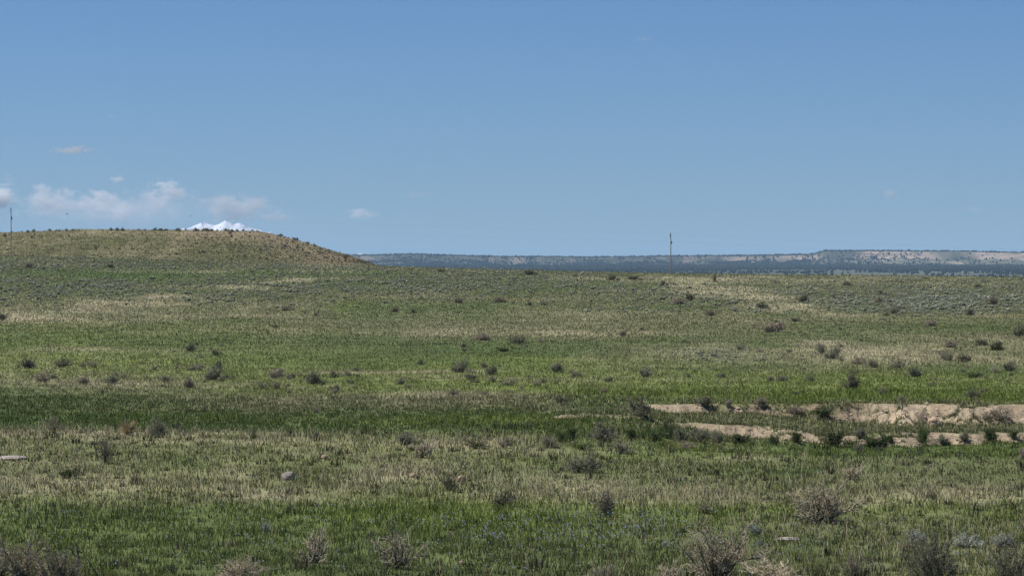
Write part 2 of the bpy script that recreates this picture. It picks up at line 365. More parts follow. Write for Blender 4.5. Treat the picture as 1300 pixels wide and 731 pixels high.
# ------------------------------------------------------------------ grass
def blades(name, n, dist_rng, label, hmul=1.0, margin=0):
    # half follow how large the ground shows, the rest are spread evenly in log distance
    m = int(n * .82)
    px = rng.uniform(-90, 1390, n)
    py = np.interp(rng.random(n), [0, .38, .72, 1.0], [288, 420, 560, 760])
    X, Y, Z = ground_at(px, py)
    Y = Y * (1 + rng.normal(0, .004, n))
    ld = np.exp(rng.uniform(np.log(37), np.log(640), n - m)); Y[m:] = ld
    X = (px - PXC) / F * Y
    if margin:
        q = rng.random(margin); Ym = dist_rng[0] * (min(dist_rng[1], 260) / dist_rng[0]) ** q
        Xm = (.196 * Ym + rng.uniform(0, 10, margin)) * rng.choice([-1, 1], margin)
        X = np.concatenate([X, Xm]); Y = np.concatenate([Y, Ym])
    Z, onh = zall(X, Y)
    px, py = project(X, Y, Z)
    k = (Y > dist_rng[0]) & (Y < dist_rng[1]); X, Y, Z, px, py = X[k], Y[k], Z[k], px[k], py[k]
    w = weights(X, Y, px, py)
    cum = np.cumsum(w, -1); sp = (rng.random(len(X))[:, None] > cum).sum(-1).clip(0, 5)
    keep = (sp != D) & ((Y < 556) | (rng.random(len(X)) < .5)); 
    # bare gaps between tufts
    keep &= (fbm(X / .3, Y / .3, 2, 3) + rng.normal(0, .25, len(X))) > -.15
    X, Y, Z, sp = X[keep], Y[keep], Z[keep], sp[keep]; n = len(X)
    hb = np.array([.10, .125, .10, .16, .09, .07])[sp] * hmul
    h = hb * rng.lognormal(0, .38, n).clip(.4, 2.0) * (1 + .35 * fbm(X / 2, Y / 2, 2, 1))
    pxw = Y / 2903.
    wd = np.maximum(np.array([.008, .009, .007, .006, .010, .006])[sp], (.62 + .2 * (Y > 200)) * pxw) * rng.uniform(.8, 1.3, n)
    h = np.maximum(h * np.interp(Y, [110, 220], [1, .85]), pxw * 1.0)
    a = rng.uniform(0, 2 * math.pi, n); lean = rng.uniform(.1, 1.1, n) * h; la = rng.uniform(0, 6.283, n)
    sx, sy = np.cos(a) * wd / 2, np.sin(a) * wd / 2
    lx, ly = np.cos(la) * lean, np.sin(la) * lean
    cl = 1 + .32 * fbm(X / .45, Y / .45, 2, 0) + .2 * fbm(X / 1.7, Y / 1.7, 2, 4); h = h * np.clip(1 + 1.3 * (cl - 1), .6, 1.5)
    c = ALB[sp] * (cl * rng.lognormal(0, .16, n))[:, None] * (1 + rng.normal(0, .05, (n, 3)))
    c = c * (1 - .82 * np.interp(Y, [80, 170], [0, 1]))[:, None] + (w[keep] @ ALB) * (.82 * np.interp(Y, [80, 170], [0, 1]))[:, None]
    onh = onh[k][keep]; c[onh] *= HILLC
    near = Y < 130
    def mk(mask, seg):
        X_, Y_, Z_, h_, sx_, sy_, lx_, ly_ = [q[mask] for q in (X, Y, Z - .015, h, sx, sy, lx, ly)]
        P = [np.stack([X_ - sx_, Y_ - sy_, Z_], -1), np.stack([X_ + sx_, Y_ + sy_, Z_], -1)]
        if seg:
            P += [np.stack([X_ + lx_ * .3 - sx_ * .8, Y_ + ly_ * .3 - sy_ * .8, Z_ + h_ * .6], -1), np.stack([X_ + lx_ * .3 + sx_ * .8, Y_ + ly_ * .3 + sy_ * .8, Z_ + h_ * .6], -1)]
        P += [np.stack([X_ + lx_, Y_ + ly_, Z_ + h_], -1)]
        k = len(P); V = np.stack(P, 1).reshape(-1, 3)
        b = np.arange(mask.sum())[:, None] * k
        fs = [b + np.array([[0, 1, 3, 2]]), b + np.array([[2, 3, 4]])] if seg else [b + np.array([[0, 1, 2]])]
        return V, fs, np.repeat(c[mask], k, 0)
    V1, f1, c1 = mk(near, True); V2, f2, c2 = mk(~near, False)
    fs = f1 + [q + len(V1) for q in f2]
    fs = [f1[0], f1[1], f2[0] + len(V1)]
    fs = [q for q in fs if len(q)]
    o = mesh_obj(name, np.vstack([V1, V2]), fs, M_BL, np.vstack([c1, c2]))
    tag(o, label, 'grass', kind='stuff')
    return o
blades('foreground_grass', 800000, (34, 92), 'mixed green and straw grass covering the near shelf', margin=520000)
blades('meadow_grass', 1600000, (92, 660), 'green meadow grass and dry grass rising to the ridge and hill', margin=420000)

# low sage ground cover and the small clumps
def clumps(name, X, Y, Z, size, color, nb=9, mat=M_BL, flat=.5, jit=.2, tuft=1.0):
    n = len(X)
    px_ = Y / 2903.
    a = rng.uniform(0, 6.283, (n, nb)); rr = np.sqrt(rng.random((n, nb))) * .5 * size[:, None]
    hh = flat * size[:, None] * np.sqrt(np.clip(1 - (rr / (.55 * size[:, None])) ** 2, .1, 1)) * rng.uniform(.7, 1.15, (n, nb))
    cx = X[:, None] + np.cos(a) * rr; cy = Y[:, None] + np.sin(a) * rr; cz = Z[:, None] + 0 * rr
    w = np.maximum(size[:, None] * rng.uniform(.16, .32, (n, nb)) * tuft, px_[:, None] * .6)
    b = rng.uniform(0, 6.283, (n, nb))
    P0 = np.stack([cx - np.cos(b) * w / 2, cy - np.sin(b) * w / 2, cz - .03], -1)
    P1 = np.stack([cx + np.cos(b) * w / 2, cy + np.sin(b) * w / 2, cz - .03], -1)
    lean = -.55 * hh if tuft == 1.0 else .2 * hh
    top_ = .5 if tuft == 1.0 else .12
    P2 = np.stack([cx + np.cos(b) * w * top_ + lean * np.cos(a), cy + np.sin(b) * w * top_ + lean * np.sin(a), cz + hh * rng.uniform(.6, 1, (n, nb))], -1)
    P3 = np.stack([cx - np.cos(b) * w * top_ + lean * np.cos(a), cy - np.sin(b) * w * top_ + lean * np.sin(a), cz + hh], -1)
    V = np.stack([P0, P1, P2, P3], 2).reshape(-1, 3)
    f = np.arange(n * nb)[:, None] * 4 + np.array([[0, 1, 2, 3]])
    cc = np.asarray(color) * rng.lognormal(0, jit, (n, nb, 1)) * rng.lognormal(0, .15, (n, 1, 1)) * np.ones((1, 1, 3))
    return mesh_obj(name, V, f, mat, np.repeat(cc.reshape(-1, 3), 4, 0))
def sage_cover():
    n = 160000
    px = rng.uniform(-90, 1390, n); py = np.interp(rng.random(n), [0, .7, 1], [322, 400, 500])
    X, Y, Z = ground_at(px, py); px, py = project(X, Y, Z)
    w = weights(X, Y, px, py)
    k = (rng.random(n) < w[:, A] ** 1.6 * 1.1 * np.clip(Y / 380, .12, 1) ** 2 * (1 + .8 * fbm(X / 9, Y / 14, 3, 4))) & (Y < 560)
    X, Y, Z = X[k], Y[k], Z[k]; k = rng.permutation(len(X))[:15000]; X, Y, Z = X[k], Y[k], Z[k]
    size = rng.lognormal(-.75, .35, len(X)).clip(.25, 1.2)
    return X, Y, Z, size
sgX, sgY, sgZ, sgS = sage_cover()
def blobs(name, X, Y, Z, size, color, nb=5):
    n = len(X); oc = np.array([(1, 0, 0), (0, 1, 0), (-1, 0, 0), (0, -1, 0), (0, 0, 1), (0, 0, -.6)], float)
    fc = np.array([(0, 1, 4), (1, 2, 4), (2, 3, 4), (3, 0, 4), (1, 0, 5), (2, 1, 5), (3, 2, 5), (0, 3, 5)])
    a = rng.uniform(0, 6.283, (n, nb)); rr = np.sqrt(rng.random((n, nb))) * .42
    c = np.stack([np.cos(a) * rr, np.sin(a) * rr, .10 + .22 * rng.random((n, nb)) * (1 - rr)], -1)
    q = rng.uniform(0, 1.6, (n, nb, 1)); x, y = oc[:, 0], oc[:, 1]
    V = np.stack([x * np.cos(q) - y * np.sin(q), x * np.sin(q) + y * np.cos(q), np.broadcast_to(oc[:, 2], (n, nb, 6))], -1) * rng.uniform(.6, 1.3, (n, nb, 6, 1)) * rng.uniform(.14, .26, (n, nb, 1, 1))
    V = (V + c[:, :, None]) * size[:, None, None, None] + np.stack([X, Y, Z], -1)[:, None, None]
    f = (np.arange(n * nb)[:, None, None] * 6 + fc).reshape(-1, 3)
    cc = np.asarray(color) * rng.lognormal(0, .18, (n, nb, 1)) * rng.lognormal(0, .15, (n, 1, 1)) * np.ones((1, 1, 3))
    return mesh_obj(name, V.reshape(-1, 3), f, M_BL, np.repeat(cc.reshape(-1, 3), 6, 0))
sgS = sgS * .85 * np.clip(sgY / 300, .5, 1)
o = blobs('sagebrush_cover', sgX, sgY, sgZ, sgS, (.235, .250, .185))
tag(o, 'countless low blue-grey sagebrush clumps over the upper slopes', 'sagebrush', kind='stuff')
def weeds():
    n = 3000
    px = rng.uniform(-90, 1390, n); py = rng.uniform(345, 745, n)
    X, Y, Z = ground_at(px, py)
    size = rng.lognormal(-1.5, .4, n).clip(.08, .6) * np.clip(Y / 90, .6, 2.5)
    q = (Y < 103); X, Y, Z, size = X[q], Y[q], Z[q], size[q]; n = len(X)
    k = rng.random(n) < .62
    o = clumps('dark_weeds', X[k], Y[k], Z[k], size[k], (.055, .068, .034), 22, flat=.5, tuft=.45); tag(o, 'small dark green weeds dotted through the grass', 'weeds', kind='stuff')
    k = ~k
    o = clumps('dry_weeds', X[k], Y[k], Z[k], size[k], (.13, .108, .082), 22, flat=.5, tuft=.45); tag(o, 'small brown dry weeds dotted through the grass', 'weeds', kind='stuff')
weeds()
def flowers():
    n = 2600
    px = np.concatenate([rng.normal(730, 190, 1500), rng.uniform(0, 1300, 1100)]); py = np.concatenate([rng.normal(682, 15, 1500), rng.uniform(645, 740, 1100)])
    k = fbm(px / 30, py / 6, 2, 1) + rng.normal(0, .25, n) > 0; px, py = px[k], py[k]; n = len(px)
    X, Y, Z = ground_at(px, py); h = rng.uniform(.12, .24, n); r = rng.uniform(.009, .015, n)
    V = []; 
    for q in range(5):
        t = q * 2 * math.pi / 5; V.append(np.stack([X + r * np.cos(t), Y - .004 * np.sin(t), Z + h + r * np.sin(t) * .9], -1))
    for q in (-1, 1): V.append(np.stack([X + q * .0015, Y, Z], -1))
    V.append(np.stack([X, Y, Z + h], -1))
    V = np.stack(V, 1).reshape(-1, 3); b = np.arange(n)[:, None] * 8
    cc = np.tile(np.array([[.78, .80, .84]]), (n, 1)) * rng.uniform(.7, 1.15, (n, 1)); C = np.repeat(cc[:, None], 8, 1); C[:, 5:] = (.06, .09, .03)
    tag(mesh_obj('wildflowers', V, [b + np.array([[0, 1, 2, 3, 4]]), b + np.array([[5, 6, 7]])], M_BL, C.reshape(-1, 3)), 'tiny pale blue wildflowers sprinkled through the green foreground grass', 'wildflowers', kind='stuff')
flowers()

# ------------------------------------------------------------------ shrubs
class MB:
    def __init__(s): s.V = []; s.F = []; s.n = 0
    def tube(s, pts, r0, r1, k=3):
        pts = np.asarray(pts, float); m = len(pts)
        t = np.gradient(pts, axis=0); t /= np.linalg.norm(t, axis=1)[:, None] + 1e-9
        ref = np.array([.31, .52, .11]); a = np.cross(t, ref); a /= np.linalg.norm(a, axis=1)[:, None] + 1e-9; b = np.cross(t, a)
        rad = np.linspace(r0, r1, m)[:, None]
        rings = [pts + rad * (a * math.cos(6.2832 * i / k) + b * math.sin(6.2832 * i / k)) for i in range(k)]
        V = np.stack(rings, 1).reshape(-1, 3); i = np.arange(m - 1)[:, None] * k; j = np.arange(k)[None]
        f = np.stack([i + j, i + (j + 1) % k, i + k + (j + 1) % k, i + k + j], -1).reshape(-1, 4)
        s.V.append(V); s.F.append(f + s.n); s.n += len(V)
    def quads(s, P):      # (n,4,3)
        P = np.asarray(P); f = np.arange(len(P))[:, None] * 4 + np.arange(4)[None]
        s.V.append(P.reshape(-1, 3)); s.F.append(f + s.n); s.n += len(P) * 4
    def arr(s): return np.vstack(s.V), np.vstack(s.F)
def branch(g, p, dirv, L, seg, curl, up):
    pts = [p]; d = dirv / np.linalg.norm(dirv)
    for _ in range(seg):
        d = d + g.normal(0, curl, 3) + np.array([0, 0, up]); d /= np.linalg.norm(d)
        q = pts[-1] + d * L / seg
        q[2] = max(q[2], .01); pts.append(q)
    return np.array(pts)
def shrub_geo(seed, H=.6, stems=26, sub=6, twigs=4, leaves=9, leaf=.035, tw=.007, spread=1.0, curl=.22, up=.05, upright=.35):
    """unit shrub: about 1 m across, H tall; returns (wood MB, leaf MB or None)"""
    g = np.random.default_rng(seed); W = MB(); Lf = MB(); tips = []; TW = W if leaves else Lf
    lob = [(g.uniform(0, 6.28), g.uniform(.65, 1.2)) for _ in range(5)]
    for i in range(stems):
        a = g.uniform(0, 6.283)
        amp = 1 + .28 * sum(math.cos(a - q[0]) ** 3 * (q[1] - .9) for q in lob) * 2
        el = math.acos(g.uniform(0, 1) ** (.62 - upright * .45))
        el = min(el, 1.45)
        dr = np.array([math.cos(a) * math.sin(el) * spread, math.sin(a) * math.sin(el) * spread, math.cos(el)])
        L = math.sqrt((.5 * math.sin(el)) ** 2 + (H * math.cos(el)) ** 2) * g.uniform(.65, 1.05) * amp
        p0 = np.array([g.normal(0, .05), g.normal(0, .05), 0.])
        pts = branch(g, p0, dr, L, 5, curl, up); W.tube(pts, tw * 1.7, tw * .7)
        for j in range(sub):
            t = g.uniform(.3, 1); k = min(int(t * 5), 4); p = pts[k] + (pts[k + 1] - pts[k]) * (t * 5 - k)
            dd = (pts[k + 1] - pts[k]); dd = dd / np.linalg.norm(dd) + g.normal(0, .55, 3) + np.array([0, 0, .25])
            q = branch(g, p, dd, L * g.uniform(.18, .42), 3, curl, up); TW.tube(q, tw * .8, tw * .45)
            for _ in range(twigs):
                kk = g.integers(0, 3); p2 = q[kk] + (q[kk + 1] - q[kk]) * g.random(); d2 = dd + g.normal(0, .8, 3)
                e = branch(g, p2, d2, L * g.uniform(.06, .17), 2, curl, up); TW.tube(e, tw * .55, tw * .35); tips.append(e[-1]); tips.append(e[1])
            tips.append(q[-1])
    if leaves:
        T = np.array(tips); n = len(T) * leaves
        c = np.repeat(T, leaves, 0) + g.normal(0, leaf * .9, (n, 3)); c[:, 2] = np.maximum(c[:, 2], .02)
        u = g.normal(0, 1, (n, 3)) + np.array([0, 0, .6]); u /= np.linalg.norm(u, axis=1)[:, None]
        v = np.cross(u, g.normal(0, 1, (n, 3))); v /= np.linalg.norm(v, axis=1)[:, None]
        s = leaf * g.uniform(.5, 1.1, (n, 1))
        Lf.quads(np.stack([c - v * s * .28, c + u * s, c + v * s * .28, c - u * s * .6], 1))
    if not leaves:      # drop twigs that stand clear of the rest
        cells = {}
        for i, v in enumerate(Lf.V):
            for c in {tuple(q) for q in np.floor(v / .07).astype(int)}: cells.setdefault(c, set()).add(i)
        seen = {}; k = 0
        for c0 in cells:
            if c0 in seen: continue
            k += 1; st = [c0]; seen[c0] = k
            while st:
                a = st.pop()
                for dx in (-1, 0, 1):
                    for dy in (-1, 0, 1):
                        for dz in (-1, 0, 1):
                            b = (a[0] + dx, a[1] + dy, a[2] + dz)
                            if b in cells and b not in seen: seen[b] = k; st.append(b)
        cnt = {}
        for c, q in seen.items(): cnt[q] = cnt.get(q, 0) + 1
        main = max(cnt, key=cnt.get); keep = sorted(set().union(*[cells[c] for c, q in seen.items() if q == main]))
        L2 = MB()
        for i in keep:
            f0 = Lf.F[i] - Lf.F[i].min(); L2.V.append(Lf.V[i]); L2.F.append(f0 + L2.n); L2.n += len(Lf.V[i])
        Lf = L2
    return W, Lf
TYPES = {
 # geometry args, wood material, leaf material
 'sage':   (dict(H=.62, stems=24, sub=6, twigs=3, leaves=3, leaf=.036, tw=.008), 'wood', 'sageleaf'),
 'sageL':  (dict(H=.60, stems=16, sub=5, twigs=2, leaves=4, leaf=.060, tw=.014), 'greywood', 'sageleaf'),
 'dark':   (dict(H=.58, stems=16, sub=5, twigs=2, leaves=4, leaf=.060, tw=.016), 'greywood', 'darkleaf'),
 'brown':  (dict(H=.50, stems=18, sub=5, twigs=2, leaves=3, leaf=.055, tw=.014), 'deadwood', 'brownleaf'),
 'pale':   (dict(H=.45, stems=18, sub=5, twigs=2, leaves=2, leaf=.050, tw=.014), 'deadwood', 'sageleaf'),
 'green':  (dict(H=.80, stems=18, sub=6, twigs=2, leaves=4, leaf=.065, tw=.012, upright=.8), 'greywood', 'greenleaf'),
 'dead':   (dict(H=.80, stems=30, sub=8, twigs=7, leaves=0, tw=.0092, curl=.27, upright=.6), 'wood', 'deadwood'),
 'deadlow':(dict(H=.50, stems=24, sub=7, twigs=5, leaves=0, tw=.011, curl=.3), 'wood', 'deadwood'),
 'sparse': (dict(H=.75, stems=22, sub=7, twigs=4, leaves=0, tw=.0085, curl=.26, upright=.9), 'wood', 'deadwood'),
 'grey':   (dict(H=.80, stems=26, sub=7, twigs=4, leaves=2, leaf=.030, tw=.0085, curl=.26, upright=.6), 'wood', 'sageleaf'),
 'silver': (dict(H=.40, stems=20, sub=4, twigs=2, leaves=6, leaf=.050, tw=.006), 'wood', 'silver'),
}
_cache = {}
def proto(t, v, split_parts):
    k = (t, v, split_parts)
    if k not in _cache:
        ga, wm, lm = TYPES[t]; W, L = shrub_geo(hash_(t) * 10 + v, **ga)
        def me(name, arrs, mats, mi=None):
            o = mesh_obj(name, arrs[0], arrs[1], mats, matidx=mi); m = o.data; bpy.data.objects.remove(o); return m
        if split_parts:
            _cache[k] = [('stems', me('stems', W.arr(), M[wm]))] + [('foliage' if ga['leaves'] else 'twigs', me('foliage' if ga['leaves'] else 'twigs', L.arr(), M[lm]))]
        else:
            a = W.arr()
            if L:
                b = L.arr(); V = np.vstack([a[0], b[0]]); f = np.vstack([a[1], b[1] + len(a[0])]); mi = np.concatenate([np.zeros(len(a[1])), np.ones(len(b[1]))])
                _cache[k] = [('all', me('shrub', (V, f), [M[wm], M[lm]], mi))]
            else: _cache[k] = [('all', me('shrub', a, M[wm]))]
    return _cache[k]
def hash_(t): return sum(ord(c) * (i + 3) for i, c in enumerate(t))
_H = {t: TYPES[t][0]['H'] for t in TYPES}
KIND = {'sage': 'sagebrush', 'sageL': 'sagebrush', 'dark': 'dark_shrub', 'brown': 'dry_shrub', 'pale': 'pale_shrub', 'green': 'leafy_shrub', 'dead': 'dead_bush', 'deadlow': 'dead_bush', 'sparse': 'bare_bush', 'grey': 'sagebrush', 'silver': 'silver_forb'}
DESC = {'sage': 'grey-green sagebrush', 'sageL': 'grey-green sagebrush', 'dark': 'dark shrub', 'brown': 'brownish dry shrub', 'pale': 'pale grey shrub', 'green': 'leafy green shrub', 'dead': 'bleached dead bush', 'deadlow': 'low dead bush', 'sparse': 'sparse bare bush', 'grey': 'dark grey sagebrush', 'silver': 'silvery forb clump'}
def place(t, px, py, w, h, label, group=None, v=None):
    """px, py = middle of the foot of the shrub, w/h its size, in photograph pixels"""
    X, Y, Z = ground_at([px], [py]); X, Y, Z = X[0], Y[0], Z[0]
    sm = .92 if Y > 95 else 1.0; W = w / F * Y * 1.12 * sm; Hh = h / F * Y * 1.08 * sm
    v = int(rng.integers(0, 3)) if v is None else v
    big = w >= 24
    P = proto(t, v, big)
    if big:
        root = empty(KIND[t], (X, Y, Z - .02 * W)); root.scale = (W, W, Hh / _H[t])
        root.rotation_euler = (0, 0, rng.uniform(0, 6.28))
        for nm, me in P:
            c = bpy.data.objects.new(nm, me); col.objects.link(c); c.parent = root
    else:
        root = bpy.data.objects.new(KIND[t], P[0][1]); col.objects.link(root)
        root.location = (X, Y, Z - .02 * W); root.scale = (W, W, Hh / _H[t]); root.rotation_euler = (0, 0, rng.uniform(0, 6.28))
    tag(root, label, 'shrub' if t != 'silver' else 'forb', group)
    return root
# middle and far shrubs: (px, centre py, width, height or 0, type)
MID = [
 (37,337,11,0,'dark'),(138,337,13,6,'dark'),(3,402,12,9,'dark'),(363,391,19,6,'brown'),(350,414,11,4,'dark'),(241,441,17,9,'dark'),(274,447,14,8,'dark'),
 (34,461,26,13,'sageL'),(79,461,23,10,'dark'),(118,462,19,9,'pale'),(55,478,27,13,'brown'),(142,481,27,12,'sageL'),(107,483,24,9,'brown'),(209,480,19,10,'sageL'),
 (249,465,34,10,'pale'),(275,462,14,12,'dark'),(273,474,27,16,'sageL'),(240,486,19,12,'brown'),(350,474,31,13,'brown'),(403,479,29,17,'dark'),(332,489,15,9,'pale'),
 (352,489,15,9,'brown'),(426,492,17,9,'sageL'),(424,474,19,9,'sageL'),
 (673,346,20,6,'dark'),(779,351,16,9,'dark'),(806,352,22,6,'dark'),(843,358,11,8,'dark'),(583,381,20,7,'brown'),(634,380,20,7,'brown'),(501,393,17,6,'brown'),
 (525,394,9,6,'dark'),(671,385,9,5,'dark'),(691,384,14,6,'brown'),(861,382,22,8,'brown'),(876,377,13,9,'dark'),(613,427,27,10,'brown'),(659,431,24,10,'dark'),(588,437,13,6,'sageL'),
 (639,443,19,6,'green'),(790,423,15,7,'brown'),(816,417,7,4,'dark'),(586,465,29,15,'sageL'),(625,469,20,13,'sageL'),(707,466,23,13,'sageL'),(820,472,23,13,'sageL'),
 (534,459,15,8,'pale'),(509,483,15,9,'sageL'),(646,484,27,10,'pale'),(682,486,15,7,'brown'),(597,478,22,8,'sageL'),(774,481,13,7,'sageL'),(728,476,10,6,'brown'),
 (576,498,19,9,'sageL'),(609,505,14,5,'pale'),(712,508,21,11,'dark'),
 (907,353,7,11,'dark'),(1019,379,18,9,'dark'),(968,388,19,7,'dark'),(1116,371,15,6,'brown'),(1116,380,18,7,'brown'),(1134,394,17,8,'dark'),(1262,382,22,9,'brown'),
 (981,415,46,13,'brown'),(902,397,21,7,'brown'),(1293,420,22,14,'dark'),(1042,442,19,15,'sageL'),(1059,448,30,15,'sageL'),(1206,436,25,10,'brown'),(1246,434,19,9,'dark'),(1265,440,19,9,'green'),
 (1089,457,25,10,'brown'),(1226,454,24,11,'dark'),(1160,472,24,12,'sageL'),(1139,461,31,12,'pale'),(1203,451,31,13,'pale'),(1236,475,21,9,'green'),(1282,465,23,12,'sageL'),(1262,469,17,8,'pale'),
 (916,476,17,7,'sageL'),(993,480,21,7,'sageL'),(1028,480,13,8,'sageL'),(1083,485,26,19,'dark'),(1120,497,17,8,'dark'),(1238,500,25,15,'dark'),(1144,506,15,10,'pale'),(1009,498,11,6,'sageL'),
 (1230,396,20,8,'sageL'),(1183,410,22,8,'brown'),(940,440,20,7,'sageL'),(1010,405,16,6,'dark'),(1170,365,14,5,'dark'),(1075,360,14,5,'dark'),(985,357,12,5,'brown'),(1240,362,13,5,'dark'),(730,349,12,4,'brown'),(560,343,12,4,'dark')]
def zone(px, py):
    side = 'left' if px < 450 else ('middle' if px < 850 else 'right')
    if py < 365: z = 'along the ridge top'
    elif py < 400: z = 'high on the slope'
    elif py < 450: z = 'halfway down the slope'
    else: z = 'in the bright meadow'
    return z, side
ORD = ['first', 'second', 'third', 'fourth', 'fifth', 'sixth', 'seventh', 'eighth', 'ninth', 'tenth', 'eleventh', 'twelfth', 'thirteenth', 'fourteenth']
def do_mid():
    groups = {}
    for s in MID:
        z, side = zone(s[0], s[1]); groups.setdefault((z, side, DESC[s[4]]), []).append(s)
    for (z, side, desc), L in groups.items():
        L.sort(key=lambda s: s[0]); n = len(L)
        for i, s in enumerate(L):
            where = 'at %s' % side if side != 'middle' else 'at centre'
            if n == 1: lab = 'only %s %s %s' % (desc, z, where)
            else:
                o_ = 'leftmost' if i == 0 else ('rightmost' if i == n - 1 else ORD[i] + ' from left')
                lab = '%s %s %s %s' % (o_ + (' of the %ss' % desc if True else ''), '', z, where); lab = ' '.join(lab.split())
            px, py, w, h, t = s; h = h or w * .6
            place(t, px, py + h / 2, w, h, lab, 'shrubs scattered over the grassland')
do_mid()
def faint():
    # low faint bushes gathered round the larger ones
    big = [m for m in MID if 375 < m[1] < 505]; n = 0
    while n < 190:
        m = big[rng.integers(0, len(big))]; px = m[0] + rng.normal(0, 38); py = m[1] + 5 + rng.normal(0, 7) * (m[1] - 335) / 130
        if not (-20 < px < 1320 and 368 < py < (500 if px > 700 else 515)): continue
        w = rng.lognormal(1.95, .35) * (py - 300) / 150; w = min(max(w, 5), 17); t = ('pale', 'brown', 'sageL')[rng.integers(0, 3)]
        place(t, px, py, w, w * rng.uniform(.32, .55), 'small faint low shrub dotted over the middle grassland', 'small faint low shrubs of the middle grassland'); n += 1
faint()
GUL = [  # shrubs of the creek cut
 (893,508,23,12,'dark','dark shrub at the left end of the upper bare bank'),(924,512,13,9,'brown','small brown shrub on the upper bank face beside the dark one'),
 (966,510,25,10,'brown','brown shrub on the rim of the upper bare bank'),(1044,521,30,17,'green','grey-green shrub at the foot of the upper bank face'),
 (1265,524,52,15,'brown','wide brown scrub on the upper bank at right edge'),(1010,520,26,9,'brown','brown scrub low on the upper bank left of the grey-green shrub'),
 (814,517,38,20,'dark','large dark shrub on green flat left of the upper bank'),
 (769,548,42,26,'sage','biggest grey-green sagebrush at the left of the lower bank'),(727,551,15,16,'green','slim green shrub left of the biggest creek sagebrush'),(712,554,24,14,'green','low green shrub covering the lower bank\'s left end'),
 (802,552,15,14,'green','small green shrub right of the biggest creek sagebrush'),(828,552,34,17,'green','wide green shrub in the creek-side thicket'),(847,545,20,24,'green','tallest dark green shrub of the creek-side thicket'),
 (863,552,22,18,'sageL','grey sagebrush between green shrubs at the creek'),(888,551,36,20,'sage','broad grey-green sagebrush in front of lower bank\'s middle'),(911,554,26,16,'sageL','grey sagebrush right of the broad one at the creek'),
 (937,557,30,14,'green','low green shrub before the lower bare bank\'s left half'),(792,568,36,16,'pale','pale grey dead scrub at the near edge of the creek'),(698,561,28,15,'pale','pale grey scrub left of the creek shrubs'),
 (982,557,18,14,'green','dark green shrub before the lower bare bank left of centre'),(1011,555,17,14,'green','lone green shrub between two bare earth lobes'),(1061,556,34,20,'green','largest green shrub before the bare lower bank'),
 (1093,550,19,14,'sageL','small grey sagebrush on the lower bare bank'),(1110,559,36,16,'green','low wide green shrub under the lower bare bank'),(1172,553,20,20,'green','upright dark green shrub against the pale lower bank'),
 (1258,551,24,18,'green','dark green shrub on the lower bank near right edge'),(1288,551,14,12,'green','small green shrub at the extreme right of lower bank'),(1197,558,26,14,'sageL','grey sagebrush under the lower bank right of the upright green shrub'),
 (1091,568,22,12,'pale','small pale scrub in green grass under the lower bank'),(1130,556,16,10,'green','small green shrub between wide green shrub and upright one'),(1225,556,20,12,'sageL','grey sagebrush between two green shrubs near right edge'),
 (1300,577,18,12,'brown','brown shrub cut by right edge under the lower bank'),(741,566,26,10,'green','low green weeds clump under the biggest creek sagebrush'),(870,566,26,9,'brown','brown low scrub at the near side of creek thicket'),
 (202,543,29,24,'sage','grey sagebrush standing on the shelf edge beside the yucca'),(516,557,28,15,'sageL','low grey-green sagebrush on the shelf edge left of the pinkish bush'),(539,568,44,26,'deadlow','pinkish grey dead bush near the middle shelf edge'),
 (400,554,14,10,'dark','small dark shrub on the shelf edge left of centre'),(322,553,15,7,'dark','flat dark shrub on the shelf edge between yucca and centre'),(401,520,12,7,'brown','tiny brown shrub in the dark green flat'),(640,563,22,11,'brown','low brown scrub on shelf edge right of the straw yucca')]
for (px, py, w, h, t, lab) in GUL: place(t, px, py + h / 2, w, h, lab, 'shrubs along the creek and shelf edge')
